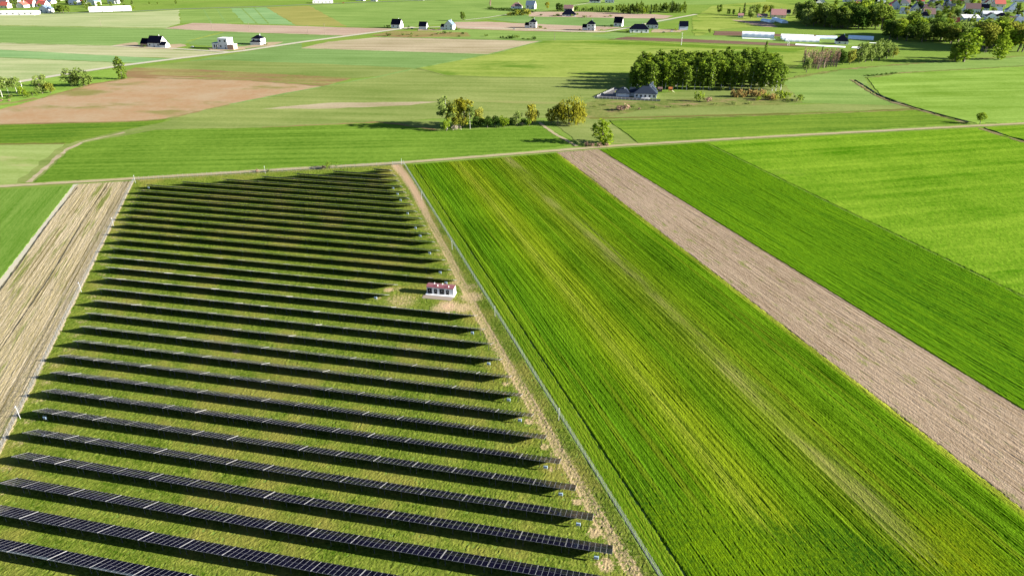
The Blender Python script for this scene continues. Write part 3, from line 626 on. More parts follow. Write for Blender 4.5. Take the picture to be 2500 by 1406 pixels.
for x0, x1, nm in ((0.0, W_ * 0.645, 'roof'), (W_ * 0.65, W_, 'roof')):
    mb = MB()
    a, b = x0 - 0.15, x1 + 0.15
    if x0 == 0: b = x1
    else: a = x0
    for za, zb in ((H_ + 0.02, H_ + 0.5),):
        mb.face([(a, -0.25, za), (b, -0.25, za), (b, D_ / 2, zb), (a, D_ / 2, zb)]); mb.face([(a, D_ / 2, zb), (b, D_ / 2, zb), (b, D_ + 0.25, za), (a, D_ + 0.25, za)])
        mb.face([(a, -0.25, za), (a, D_ / 2, zb), (a, D_ + 0.25, za)]); mb.face([(b, D_ + 0.25, za), (b, D_ / 2, zb), (b, -0.25, za)])
        mb.face([(a, D_ + 0.25, za), (b, D_ + 0.25, za), (b, -0.25, za), (a, -0.25, za)])
        for yy, z in ((-0.25, za), (D_ + 0.22, za)): mb.box(a, b, yy - 0.04, yy, z - 0.16, z + 0.01)
    ro = mb.obj(nm, m_hutroof, hut)
    if x0 == 0:
        mb = MB(); mb.box(0.2, W_ * 0.62, D_ / 2 - 0.05, D_ / 2 + 0.05, H_ + 0.5, H_ + 0.56); mb.obj('ridge_cap', m_conc, ro)
for f0, f1 in ((0.025, 0.19), (0.27, 0.385), (0.475, 0.65), (0.715, 0.825)):
    mb = MB(); x0, x1 = W_ * f0, W_ * f1; big = f1 - f0 > 0.15; h = 2.5 if big else 2.3
    mb.box(x0, x1, -0.06, -0.014, 0.36, h)
    if big: mb.box((x0 + x1) / 2 - 0.02, (x0 + x1) / 2 + 0.02, -0.075, -0.06, 0.4, h - 0.03)
    dr = mb.obj('door', m_hutdoor, hut)
    mb = MB(); mb.box(x1 - 0.3, x1 - 0.2, -0.1, -0.062, 1.25, 1.4); mb.obj('handle', m_galv, dr)
    mb = MB(); mb.box((x0 + x1) / 2 - 0.14, (x0 + x1) / 2 + 0.1, -0.085, -0.077, 1.55, 1.75); mb.obj('warning_plate', m_white, dr)
for fx, yy in ((0.24, 1.9), (0.55, 1.7), (0.40, 0.55), (0.81, 0.45)):
    mb = MB(); zr = H_ + 0.5 - abs(yy - D_ / 2) * 0.3
    mb.tube([(W_ * fx, yy, zr - 0.05), (W_ * fx, yy, zr + 0.4)], 0.11, k=8); mb.tube([(W_ * fx, yy, zr + 0.38), (W_ * fx, yy, zr + 0.47), (W_ * fx, yy, zr + 0.55)], 0.26, 0.05, k=8)
    mb.obj('roof_vent', m_white, hut)

# ------------------------------------------------------------------ fence
def wire_mat(dens=0.13):
    t = NT('welded_wire_mesh'); s = t.n('ShaderNodeSeparateXYZ', {0: t.n('ShaderNodeTexCoord').outputs['Object']})
    gx = t.m('LESS_THAN', t.m('FRACT', t.m('DIVIDE', s.outputs[0], 0.05)), dens)
    gz = t.m('LESS_THAN', t.m('FRACT', t.m('DIVIDE', s.outputs[2], 0.20)), dens * 0.4)
    f = t.m('MAXIMUM', gx, gz); c = (0.22, 0.235, 0.26, 1)
    d = t.n('ShaderNodeMixShader', {0: 0.5, 1: t.n('ShaderNodeBsdfDiffuse', {'Color': c}).outputs[0], 2: t.n('ShaderNodeBsdfTranslucent', {'Color': c}).outputs[0]})
    mx = t.n('ShaderNodeMixShader', {0: f, 1: t.n('ShaderNodeBsdfTransparent').outputs[0], 2: d.outputs[0]})
    t.t.links.new(mx.outputs[0], t.out.inputs[0]); return t.mat
m_wire = wire_mat()
mb = MB(); mb.face([(0.03, 0, 0.06), (2.47, 0, 0.06), (2.47, 0, 1.95), (0.03, 0, 1.95)])
for z in (0.35, 0.95, 1.6): mb.box(0.03, 2.47, -0.012, 0.012, z, z + 0.025, 1)
panel_me = mb.mesh('mesh_panel', [m_wire, m_galv]); thin_me = mb.mesh('mesh_panel', [wire_mat(0.05), m_post])
mb = MB(); mb.box(-0.03, 0.03, -0.03, 0.03, 0, 2.1); post_me = mb.mesh('post', m_galv)
def fence(label, a, b, panel_me=panel_me):
    L = (b - a).length; n = int(L / 2.5); rz = math.atan2(b.y - a.y, b.x - a.x); r = empty('mesh_fence', (a.x, a.y, 0.05), rz)
    tag(r, label, 'fence')
    for k in range(n + 1):
        o = mesh_obj('post', post_me, r, (k * 2.5, 0, 0))
        if k < n: mesh_obj('mesh_panel', panel_me, r, (k * 2.5, 0, 0))
fR0, fR1 = fromuv(40, V_FENCE_R), fromuv(road_u(V_FENCE_R, 3.0), V_FENCE_R)
fL0, fL1 = fromuv(40, V_FENCE_L - 60 * K_FL), fromuv(road_u(-85.7, 3.0), V_FENCE_L + 300 * K_FL)
gate_a = G(958, 403.5); gate_a = fromuv(road_u(UV(gate_a)[1], 3.0), UV(gate_a)[1])
fence('grey wire mesh fence between the panel rows and the striped green field', fR0, fR1)
fence('grey wire mesh fence between the panel rows and the straw coloured strip', fL0, fL1)
fence('grey wire mesh fence along the sandy road behind the panel rows', fL1, gate_a, thin_me)
gd = (fR1 - gate_a); gt = empty('farm_gate', (gate_a.x, gate_a.y, 0.05), math.atan2(gd.y, gd.x)); tag(gt, 'wide grey mesh gate across the pinkish track at the sandy road', 'gate')
gl = gd.length
for k in (0, 1):
    mb = MB(); x0, x1 = 0.3 + k * (gl / 2 - 0.1), gl / 2 - 0.1 + k * (gl / 2 - 0.25)
    for z in (0.15, 1.0, 1.9): mb.box(x0, x1, -0.03, 0.03, z, z + 0.06)
    for x in np.arange(x0, x1, 0.25): mb.box(x, x + 0.03, -0.012, 0.012, 0.2, 1.9)
    mb.obj('gate_leaf', m_galv, gt)
for x in (0.15, gl - 0.1): mb = MB(); mb.box(x - 0.07, x + 0.07, -0.07, 0.07, 0, 2.3); mb.obj('gate_post', m_galv, gt)

# camera masts on the fence line
def mast(px, py, h, lab, lean=0.0):
    q = G(px, py); r = empty('camera_mast', (q.x, q.y, 0.05)); tag(r, lab, 'mast', 'white camera masts along the fence')
    mb = MB(); mb.tube([(0, 0, 0), (0, 0, h)], 0.06, 0.045, 8); mb.obj('pole', m_mast, r)
    mb = MB(); mb.box(-0.09, 0.09, -0.42, 0.0, h - 0.3, h - 0.12); mb.box(-0.16, 0.16, -0.1, 0.1, h, h + 0.05); mb.obj('camera_head', m_mast, r)
for px, py, h, lab in ((1030, 488, 4.0, 'white camera mast on the right fence, nearest the gate'), (1104, 610, 4.0, 'white camera mast on the right fence, second from the gate'), (1208.5, 773, 4.0, 'white camera mast on the right fence beside the transformer hut track'),
        (1364, 1026, 4.0, 'nearest white camera mast on the right fence'), (981, 405, 4.0, 'white camera mast at the gate by the sandy road'), (331, 447, 4.2, 'white camera mast at the far left corner of the park'),
        (278, 553, 4.2, 'white camera mast on the left fence, second from the road'), (199, 713, 4.0, 'white camera mast on the left fence, third from the road'), (50, 1022, 4.2, 'nearest white camera mast on the left fence'), (648, 424, 4.2, 'white camera mast halfway along the roadside fence')):
    mast(px, py, h, lab)

# ------------------------------------------------------------------ trees
NPR = np.random.RandomState(11)
def leaf_cloud(lobes, n, size, updroop=0.0, flat=0.6):
    """leaf clumps as small bent faces spread through the volume of the lobes (unit-height tree)"""
    w = np.array([l[2] for l in lobes], float); w /= w.sum(); which = NPR.choice(len(lobes), n, p=w)
    V = []; F = []; T = []
    for k in range(n):
        c, r, _ = lobes[which[k]]
        d = NPR.normal(size=3); d /= np.linalg.norm(d); rr = NPR.uniform(0.35, 1.0) ** 0.55
        p = np.array(c) + d * np.array(r) * rr + NPR.normal(size=3) * 0.012
        nrm = d * 0.7 + NPR.normal(size=3) * 0.75 + np.array([0, 0, 0.25]); nrm /= np.linalg.norm(nrm)
        a = np.cross(nrm, NPR.normal(size=3)); a /= np.linalg.norm(a); b = np.cross(nrm, a)
        s = size * NPR.uniform(0.55, 1.35); q = s * NPR.uniform(0.55, 1.0)
        if updroop: b = b * 0.5 + np.array([0, 0, -updroop]); 
        i0 = len(V)
        V += [tuple(p - a * s * 0.5), tuple(p + b * q * 0.5 + nrm * s * 0.12), tuple(p + a * s * 0.5), tuple(p - b * q * 0.5 - nrm * s * 0.1)]
        F.append((i0, i0 + 1, i0 + 2, i0 + 3)); T.append(NPR.uniform(0, 1) * 0.7 + 0.3 * (which[k] % 3) / 2)
    return V, F, T
def crown_mesh(name, mat, **k):
    V, F, T = leaf_cloud(**k); me = bpy.data.meshes.new(name); me.from_pydata(V, [], F)
    a = me.attributes.new('tint', 'FLOAT', 'FACE'); a.data.foreach_set('value', np.array(T, np.float32)); me.materials.append(mat); me.update(); return me
def trunk_mesh(mat, r, top, limbs, spread, base=0.0):
    mb = MB(); x, y = NPR.normal(size=2) * 0.02
    mb.tube([(0, 0, -0.01), (x * .4, y * .4, top * 0.35), (x, y, top * 0.7), (x * 1.4, y * 1.4, top)], r, r * 0.25, 6)
    for k in range(limbs):
        z0 = top * NPR.uniform(0.35, 0.75); an = NPR.uniform(0, 6.28); L = spread * NPR.uniform(0.6, 1.0)
        mb.tube([(x * .7, y * .7, z0), (x * .7 + math.cos(an) * L * .5, y * .7 + math.sin(an) * L * .5, z0 + L * 0.5), (x * .7 + math.cos(an) * L, y * .7 + math.sin(an) * L, z0 + L * 0.9)], r * 0.45, r * 0.12, 4)
    return mb.mesh('trunk', mat)
def lobes_round(n, rad, zc, zr, lr):
    L = [((0, 0, zc), (rad * .75, rad * .75, zr * .8), 2.0)]
    for k in range(n):
        a = NPR.uniform(0, 6.28); q = rad * NPR.uniform(0.35, 0.8); z = zc + zr * NPR.uniform(-0.75, 0.8); f = math.sqrt(max(0.1, 1 - ((z - zc) / zr) ** 2))
        L.append(((q * math.cos(a) * f, q * math.sin(a) * f, z), tuple(lr * NPR.uniform(0.75, 1.25) for _ in range(3)), 1.0))
    return L
bark = plain('grey_bark', (0.09, 0.075, 0.06), 0.9); bark_w = plain('birch_bark', (0.42, 0.41, 0.38), 0.8, var=0.3, scale=6.0); bark_p = plain('bare_twig', (0.19, 0.13, 0.115), 0.9)
lf_mid = leaf_mat('leaf_mid_green', C(86, 112, 34, .64), C(142, 162, 66, .64)); lf_dark = leaf_mat('leaf_dark_green', C(56, 86, 30, .6), C(98, 124, 50, .62))
lf_yel = leaf_mat('leaf_yellow_green', C(128, 138, 46, .64), C(176, 176, 80, .64)); lf_org = leaf_mat('leaf_golden', C(138, 140, 34, .62), C(180, 176, 66, .62))
lf_birch = leaf_mat('leaf_birch', C(80, 108, 26, .66), C(140, 164, 62, .7)); lf_con = leaf_mat('conifer_needles', C(24, 50, 26, .5), C(52, 80, 40, .5), 0.1)
lf_pale = leaf_mat('leaf_pale_green', C(106, 130, 56, .62), C(156, 174, 94, .62)); lf_lime = leaf_mat('leaf_lime', C(112, 142, 30, .64), C(164, 184, 62, .64))
lf_twig = leaf_mat('budding_twigs', C(158, 128, 112, .6), C(190, 158, 136, .65), 0.2); lf_rust = leaf_mat('rusty_shrub', C(168, 144, 84, .56), C(200, 172, 112, .58)); lf_blos = leaf_mat('blossom', C(170, 158, 140, .7), C(208, 196, 182, .7))
KIND = {}
def kind(name, trunks, crowns): KIND[name] = (trunks, crowns)
kind('round', [trunk_mesh(bark, 0.028, 0.6, 4, 0.2) for _ in range(2)], None)
def rc(mat, n=1150, size=0.068): return [crown_mesh('crown', mat, lobes=lobes_round(13, 0.36, 0.53, 0.42, 0.14), n=n, size=size) for _ in range(3)]
for nm, mt in (('oak', lf_mid), ('dark', lf_dark), ('yellow', lf_yel), ('pale', lf_pale), ('lime', lf_lime), ('blossom', lf_blos), ('golden', lf_org)): kind(nm, KIND['round'][0], rc(mt))
kind('birch', [trunk_mesh(bark_w, 0.008, 0.9, 3, 0.08) for _ in range(3)],
     [crown_mesh('crown', lf_birch, lobes=[((NPR.normal() * .02, NPR.normal() * .02, z), (r * NPR.uniform(.8, 1.2), r * NPR.uniform(.8, 1.2), 0.10), 1 + r * 8) for z, r in ((.2, .05), (.32, .075), (.44, .09), (.56, .105), (.68, .105), (.8, .095), (.91, .06))], n=460, size=0.052) for _ in range(4)])
kind('light_birch', KIND['birch'][0], [crown_mesh('crown', lf_lime, lobes=[((NPR.normal() * .02, NPR.normal() * .02, z), (r * NPR.uniform(.8, 1.2), r * NPR.uniform(.8, 1.2), 0.10), 1 + r * 8) for z, r in ((.25, .05), (.4, .08), (.55, .1), (.7, .1), (.82, .08), (.92, .05))], n=420, size=0.05) for _ in range(2)])
kind('loose_birch', KIND['birch'][0], [crown_mesh('crown', lf_pale, lobes=lobes_round(11, 0.22, 0.62, 0.34, 0.09), n=480, size=0.06) for _ in range(3)])
kind('poplar', [trunk_mesh(bark, 0.02, 0.8, 4, 0.1) for _ in range(2)], [crown_mesh('crown', lf_lime, lobes=[((NPR.normal() * .03, NPR.normal() * .03, z), (r, r, 0.12), 1 + r * 8) for z, r in ((.14, .17), (.28, .22), (.42, .22), (.56, .20), (.70, .17), (.82, .13), (.92, .08))], n=620, size=0.07) for _ in range(2)])
kind('column', KIND['poplar'][0], [crown_mesh('crown', lf_mid, lobes=[((NPR.normal() * .02, NPR.normal() * .02, z), (r, r, 0.13), 1 + r * 8) for z, r in ((.12, .12), (.3, .18), (.5, .2), (.68, .19), (.82, .15), (.93, .09))], n=560, size=0.07) for _ in range(2)])
kind('conifer', KIND['poplar'][0], [crown_mesh('crown', lf_con, lobes=[((0, 0, z), (r, r, 0.07), 0.4 + r * 8) for z, r in ((.1, .2), (.22, .19), (.36, .16), (.5, .13), (.64, .1), (.78, .065), (.9, .035))], n=460, size=0.06) for _ in range(2)])
def wl_lobes():
    L = lobes_round(10, 0.42, 0.62, 0.3, 0.17)
    for k in range(12):
        a = 6.28 * k / 12 + NPR.uniform(-.2, .2); q = 0.36 * NPR.uniform(.8, 1.1); L.append(((q * math.cos(a), q * math.sin(a), NPR.uniform(.22, .42)), (.12, .12, .24), 1.3))
    return L
kind('willow', [trunk_mesh(bark, 0.04, 0.55, 5, 0.25) for _ in range(2)], [crown_mesh('crown', lf_org, lobes=wl_lobes(), n=1100, size=0.062, updroop=1.3) for _ in range(2)])
kind('green_willow', KIND['willow'][0], [crown_mesh('crown', lf_lime, lobes=wl_lobes(), n=900, size=0.07, updroop=0.5) for _ in range(2)])
def bush_lobes(): return [((NPR.normal() * .3, NPR.normal() * .3, NPR.uniform(.25, .6)), (NPR.uniform(.22, .4), NPR.uniform(.22, .4), NPR.uniform(.25, .4)), 1.0) for _ in range(7)]
for nm, mt in (('bush', lf_mid), ('dark_bush', lf_dark), ('lime_bush', lf_lime), ('yellow_bush', lf_yel), ('grey_bush', lf_twig), ('rust_bush', lf_rust), ('pale_bush', lf_pale), ('blossom_bush', lf_blos)):
    kind(nm, [trunk_mesh(bark, 0.05, 0.5, 4, 0.3)], [crown_mesh('crown', mt, lobes=bush_lobes(), n=170, size=0.20) for _ in range(2)])
def twig_trunk():
    mb = MB()
    for k in range(9):
        x, y = NPR.uniform(-.09, .09, 2); h = NPR.uniform(.75, 1.0)
        mb.tube([(x * .6, y * .6, 0), (x, y, h * .5), (x + NPR.normal() * .02, y + NPR.normal() * .02, h)], 0.011, 0.003, 4)
    return mb.mesh('trunk', bark_p)
kind('twig', [twig_trunk() for _ in range(3)], [crown_mesh('crown', lf_twig, lobes=[((NPR.uniform(-.08, .08), NPR.uniform(-.08, .08), z), (.09, .09, .16), 1) for z in (.45, .6, .75, .88)], n=230, size=0.045, updroop=0.9) for _ in range(3)])
TNAMES = {'oak': 'broadleaf_tree', 'dark': 'broadleaf_tree', 'yellow': 'broadleaf_tree', 'pale': 'broadleaf_tree', 'lime': 'broadleaf_tree', 'blossom': 'blossoming_tree', 'golden': 'golden_tree', 'birch': 'birch_tree', 'light_birch': 'birch_tree', 'loose_birch': 'birch_tree', 'poplar': 'poplar_tree', 'column': 'poplar_tree',
          'conifer': 'conifer_tree', 'willow': 'willow_tree', 'green_willow': 'willow_tree', 'twig': 'leafless_tree'}
def tree(k, px, py, h, w=1.0, label=None, group=None, cat=None, wpt=None):
    """h in metres; w widens the crown"""
    q = wpt if wpt is not None else G(px, py); tr, cr = KIND[k]; nm = TNAMES.get(k, 'shrub')
    r = empty(nm, (q.x, q.y, 0.0), rnd.uniform(0, 6.28), (h * w, h * w, h))
    link(bpy.data.objects.new('trunk', rnd.choice(tr)), r); link(bpy.data.objects.new('crown', rnd.choice(cr)), r)
    return tag(r, label, cat or ('shrub' if nm == 'shrub' else 'tree'), group)
def treepx(k, px, py, hpx, w=1.0, **kw): return tree(k, px, py, hpx * M(px, py) * 1.03, w, **kw)

# clump by the farm road
cl = 'trees of the clump by the sandy road'
for a in (('loose_birch', 1092, 316, 68, 1.3, 'pale yellow birch at the left end of the tree clump by the sandy road'), ('yellow', 1108, 314, 62, 0.8, 'yellowish tall tree behind the left end of the clump'),
          ('lime', 1090, 321, 28, 0.8, 'small bright green tree at the left front corner of the clump'), ('golden', 1132, 310, 62, 1.0, 'orange tinged tall tree in the clump by the sandy road'), ('yellow', 1122, 313, 40, 0.7, 'yellow green tree below the orange tinged one'),
          ('loose_birch', 1148, 315, 54, 0.8, 'slim white stemmed birch in the middle of the clump'), ('yellow', 1170, 306, 36, 1.0, 'yellow topped tree behind the dark bushes of the clump'), ('dark', 1168, 311, 26, 1.2, 'dark round tree in the middle of the clump'),
          ('dark', 1190, 312, 26, 1.2, 'dark round tree right of the middle of the clump'), ('dark', 1208, 310, 25, 1.1, 'dark low tree in the gap of the clump'), ('lime', 1232, 311, 26, 1.0, 'bright green round tree in the right half of the clump'),
          ('pale', 1262, 308, 34, 0.9, 'light green tree in the right half of the clump'), ('golden', 1300, 305, 46, 0.75, 'slim yellow tree at the right end of the clump'), ('lime', 1292, 308, 18, 0.9, 'low green tree at the foot of the slim yellow one'),
          ('dark', 1246, 305, 16, 1.2, 'low dark tree behind the bright green one'), ('dark', 1276, 306, 15, 1.2, 'low dark tree behind the light green one')):
    treepx(a[0], a[1], a[2], a[3] * 1.15, a[4] * 1.15, label=a[5], group=cl)
treepx('blossom_bush', 1113, 318, 14, 1.0, label='pale blossoming bush at the front of the clump', group='bushes')
treepx('blossom_bush', 1276, 306, 10, 1.0, label='greyish blossoming bush at the right end of the clump', group='bushes')
treepx('willow', 1390, 304, 70, 0.95, label='large golden willow beside the field track')
treepx('willow', 1410, 305, 66, 0.7, label='right half of the golden willow pair, slightly lower')
treepx('golden', 1362, 304, 50, 1.0, label='dark golden tree left of the large willow')
treepx('golden', 1346, 304, 42, 0.9, label='smallest golden tree left of the large willow')
treepx('poplar', 1470, 351, 57, 2.1, label='single bright green tree beside the sandy road')
treepx('lime', 2392, 303, 28, 1.1, label='lone small tree beside the ditch on the right')
for px, py, w in ((1432, 357, 10), (1446, 358, 9), (1462, 358, 9), (1482, 357, 8)): treepx('grey_bush', px, py, w, 1.1, label='dry greyish brush at the foot of the single bright green tree', group='dry brush')
for k, px, py, h in (('bush', 806, 411, 18), ('grey_bush', 790, 411, 9), ('grey_bush', 628, 420, 9), ('bush', 655, 420, 8)):
    treepx(k, px, py, h, 0.8, label={806: 'dark shrub on the roadside above the panel rows', 790: 'dry small shrub left of the dark roadside shrub', 628: 'reddish small shrub left of the roadside camera mast', 655: 'tiny green shrub right of the roadside camera mast'}[px])

# rectangular birch grove
gA, gB, gC = G(1538, 218), G(1905, 222), G(1560, 176)
grove = 'birches of the rectangular grove'
def in_grove(px, py): treepx('birch', px, py, 1)
cnt = 0
for r in range(5):
    py = 219 - r * 8.5; x0, x1 = 1540 + r * 7, 1903 - r * 5; n = 36
    for k in range(n):
        px = x0 + (x1 - x0) * (k + rnd.uniform(-.35, .35)) / (n - 1)
        if r == 0 and rnd.random() < 0.12: continue
        h = 23.0 * rnd.uniform(0.84, 1.06) * (1.0 if px > 1600 else 0.93)
        tree(rnd.choice(['birch'] * 5 + ['light_birch']), px, py + rnd.uniform(-1.8, 1.8) + (2.0 if px > 1850 else 0), h, rnd.uniform(1.55, 2.05), 'slender tall birch in the dense rectangular grove behind the white house', grove)
for px, py, h in ((1690, 165, 34), (1715, 164, 38), (1738, 165, 34), (1755, 163, 26), (1775, 140, 26), (1820, 146, 28), (1845, 143, 26)):
    treepx('lime' if px < 1770 else 'oak', px, py, h, 0.8, label='light green tree rising behind the birch grove', group='trees behind the birch grove')
treepx('column', 1868, 134, 30, 0.7, label='slim dark topped tree behind the right half of the grove')
treepx('conifer', 1877, 152, 18, 0.8, label='small dark conifer behind the right end of the grove')
# shrubs in front of the grove
for k in range(11):
    treepx('rust_bush', 1788 + k * 7.4, 238 + rnd.uniform(-2, 1), rnd.uniform(16, 24), 0.5, label='rust coloured upright shrub in the row before the birch grove', group='rust coloured shrubs')
for px, py, h, kk in ((1868, 243, 20, 'yellow_bush'), (1880, 245, 20, 'rust_bush'), (1893, 244, 18, 'yellow_bush'), (1905, 240, 22, 'lime_bush'), (1918, 240, 18, 'lime_bush'), (1850, 246, 12, 'lime_bush')):
    treepx(kk, px, py, h, 0.8, label='yellow green shrub at the right end of the rust coloured row', group='shrubs before the grove')
treepx('bush', 1945, 247, 16, 1.4, label='wide low green bush alone right of the grove')
treepx('lime_bush', 1708, 248, 26, 0.55, label='upright yellow green shrub in the garden before the grove')
treepx('grey_bush', 1730, 250, 14, 1.0, label='pale dry bush beside the upright garden shrub')
treepx('bush', 1758, 222, 11, 0.8, label='small dark bush at the edge of the grove')
treepx('grey_bush', 1520, 270, 18, 1.6, label='large greyish bush before the white house')
for px, py in ((1450, 262), (1475, 258), (1560, 268), (1600, 264), (1640, 262), (1680, 260), (1745, 256), (1790, 256), (1830, 254), (1545, 262)):
    treepx(rnd.choice(['pale_bush', 'grey_bush', 'bush']), px, py, rnd.uniform(4, 8), 1.2, label='low scrub tuft in the rough grass before the garden fence', group='scrub tufts')

# birches and willows on the far left
lf = 'trees along the gravel road on the left'
for a in (('loose_birch', 6, 238, 46, 1.2, 'leftmost white stemmed birch at the edge of the photo'), ('loose_birch', 24, 236, 44, 1.1, 'leaning white stemmed birch, second from the left edge'), ('loose_birch', 44, 234, 44, 1.1, 'leaning white stemmed birch, third from the left edge'),
          ('lime', 58, 236, 22, 1.0, 'low green tree right of the leaning birches'), ('pale', 104, 229, 42, 0.9, 'light green tree with a dark left side near the bare field'), ('yellow', 124, 228, 26, 1.0, 'low yellow green tree right of the light green one'),
          ('pale', 178, 212, 42, 0.9, 'loose light green tree by the gravel road'), ('pale', 206, 211, 42, 1.0, 'wider light green tree right of the loose one'), ('column', 299, 194, 44, 1.1, 'dark upright tree standing alone by the gravel road')):
    treepx(a[0], a[1], a[2], a[3] * 1.1, a[4] * 1.3, label=a[5], group=lf)
treepx('bush', 80, 234, 12, 1.2, label='low bush between the leaning birches and the light green tree')

# copse on the right
cp = 'trees of the copse in the right meadow'
treepx('pale', 1968, 178, 40, 0.9, label='round pale green tree at the left end of the copse', group=cp)
for k in range(14): treepx('twig', 1960 + k * 6.2, 168 + rnd.uniform(-3, 4) - k * 0.4, rnd.uniform(38, 44), 0.9, label='leafless pinkish tree in the thin stemmed stand of the copse', group='leafless stand')
treepx('dark', 2056, 158, 30, 1.1, label='dark low tree behind the leafless stand', group=cp)
treepx('yellow', 2074, 158, 36, 0.9, label='brownish green tree right of the leafless stand', group=cp)
for px, py, h, nm in ((2050, 150, 26, 'dark'), (2098, 154, 44, 'pale'), (2128, 150, 44, 'pale'), (2146, 147, 44, 'pale'), (2164, 144, 40, 'pale'), (2180, 142, 24, 'yellow'), (2112, 152, 40, 'pale')):
    treepx(nm, px, py, h * 1.1, 1.1, label={2050: 'dark tree deep in the copse', 2180: 'smallest yellowish tree at the right end of the copse'}.get(px, 'tall pale green tree in the right half of the copse'), group=cp)
treepx('conifer', 2006, 132, 18, 0.9, label='dark bushy conifer between the copse and the white tunnels')
treepx('yellow', 2016, 131, 12, 1.0, label='small yellow tree beside the dark bushy conifer')

# wood between the fields and the village
wd = 'trees of the wood below the village'
def wood(px0, px1, yf, n, hl, hh, kinds, lab, wl=0.95, wh=1.3, depth=16):
    for k in range(n):
        f = (k + rnd.random()) / n; px = px0 + (px1 - px0) * f; py = yf(px) - rnd.random() * depth
        treepx(rnd.choice(kinds), px, py, 1.15 * rnd.uniform(hl, hh), rnd.uniform(wl, wh), label=lab, group=wd)
wood(1950, 2160, lambda x: 68 + (x - 1950) * 0.04, 36, 34, 50, ['oak', 'oak', 'dark', 'lime', 'pale'], 'large green tree of the dense wood left of the village', depth=18)
wood(2160, 2350, lambda x: 100 + (x - 2160) * 0.06, 34, 30, 46, ['oak', 'oak', 'dark', 'yellow', 'pale', 'lime'], 'large green tree of the dense wood below the village', depth=20)
wood(2380, 2500, lambda x: 128, 16, 46, 62, ['lime', 'oak', 'lime', 'yellow'], 'large bright tree of the wood below the village at the right edge', depth=16)
treepx('poplar', 2352, 152, 74, 1.9, label='large wide green tree standing before the wood')
treepx('oak', 2330, 152, 50, 0.9, label='darker tree leaning on the large wide green tree')
treepx('poplar', 2436, 146, 62, 1.5, label='loose many stemmed tree right of the large wide green tree')
for k in range(115):                                              # garden trees of the village
    px = rnd.uniform(1960, 2500); py = rnd.uniform(8, 66) + max(0, (px - 2250) * 0.05)
    treepx(rnd.choice(['oak', 'pale', 'yellow', 'dark', 'lime', 'conifer', 'oak']), px, py, rnd.uniform(11, 25), rnd.uniform(0.8, 1.2), label='garden tree between the village houses', group='garden trees of the village')
# trees around the middle farms
for px, py, h, kk in ((1755, 35, 22, 'oak'), (1778, 37, 14, 'dark'), (1790, 38, 14, 'dark'), (1804, 40, 20, 'conifer'), (1815, 38, 28, 'conifer'), (1832, 46, 30, 'pale'), (1846, 40, 30, 'oak'), (1866, 40, 28, 'yellow'), (1880, 36, 24, 'oak'), (1938, 38, 26, 'conifer'), (1945, 45, 24, 'conifer'), (1950, 40, 30, 'oak')):
    treepx(kk, px, py, h, 0.9, label='tree beside the farmstead with the pinkish roof', group='farmstead trees')
treepx('oak', 1732, 82, 12, 0.9, label='small lone tree beside the brown strip left of the white tunnels')
treepx('oak', 1130, 52, 21, 0.9, label='lone round tree beside the gravel road in the distance')
treepx('twig', 1197, 16, 15, 1.6, label='leafless tree beside the dark hedge in the distance')
treepx('golden', 1336, 24, 18, 0.9, label='orange round tree in the distant garden')
for px, h in ((1362, 20), (1370, 19)): treepx('dark', px, 29, h, 0.9, label='dark tree beside the orange round tree' if px == 1362 else 'lighter tree beside the dark garden tree')
for k in range(8): treepx('yellow_bush', 1240 + k * 7, 38 + rnd.uniform(-2, 1), rnd.uniform(8, 18), 0.8, label='yellow green shrub at the end of the distant gravel lane', group='distant shrubs')
for k in range(22): treepx(rnd.choice(['conifer', 'dark', 'column', 'conifer']), 1402 + k * 4.4, 29 + rnd.uniform(-.6, .6), rnd.uniform(8, 14), 0.8, label='small tree of the hedge line behind the pink field', group='hedge trees')
for k in range(44): treepx(rnd.choice(['column', 'lime', 'column', 'conifer', 'oak']), 1506 + (k * 3.9) % 172, 31 + (k // 22) * -5 + rnd.uniform(-1, 3) + ((k * 3.9) % 172) * 0.03, rnd.uniform(14, 27), 0.75, label='tree of the small mixed wood beyond the pink field', group='trees of the small mixed wood')
for px, py, h, kk in ((1186, 90, 6, 'bush'), (1222, 94, 5, 'dark_bush'), (1228, 94, 6, 'dark_bush'), (1236, 95, 5, 'dark_bush'), (1244, 95, 10, 'dark_bush'), (1252, 95, 9, 'dark_bush'), (1262, 94, 9, 'bush'), (1276, 97, 5, 'dark_bush'), (1290, 98, 5, 'bush'), (1304, 98, 10, 'dark_bush'), (951, 89, 9, 'dark_bush'), (985, 88, 6, 'pale_bush')):
    treepx(kk, px, py, h, 0.9, label='small bush on the field boundary in the middle distance', group='boundary bushes')
for px, py, h in ((140, 32, 20), (155, 33, 22), (168, 32, 18), (148, 33, 18), (60, 8, 14), (30, 12, 14), (78, 10, 12), (430, 12, 10), (365, 12, 7), (385, 12, 6)):
    treepx('oak', px, py, h, 0.95, label='tree among the houses in the upper left corner', group='trees in the upper left corner')
for k in range(16):
    a, b = [((2150, 182), (2105, 189)), ((2080, 180), (2200, 176))][k % 2]; f = rnd.random()
    treepx('dark_bush', 2105 + 95 * f, 188 - 9 * f + rnd.uniform(-1, 1), rnd.uniform(2, 5), 1.2, label='tiny tuft of brush at the top edge of the light green field', group='tufts by the field edge')

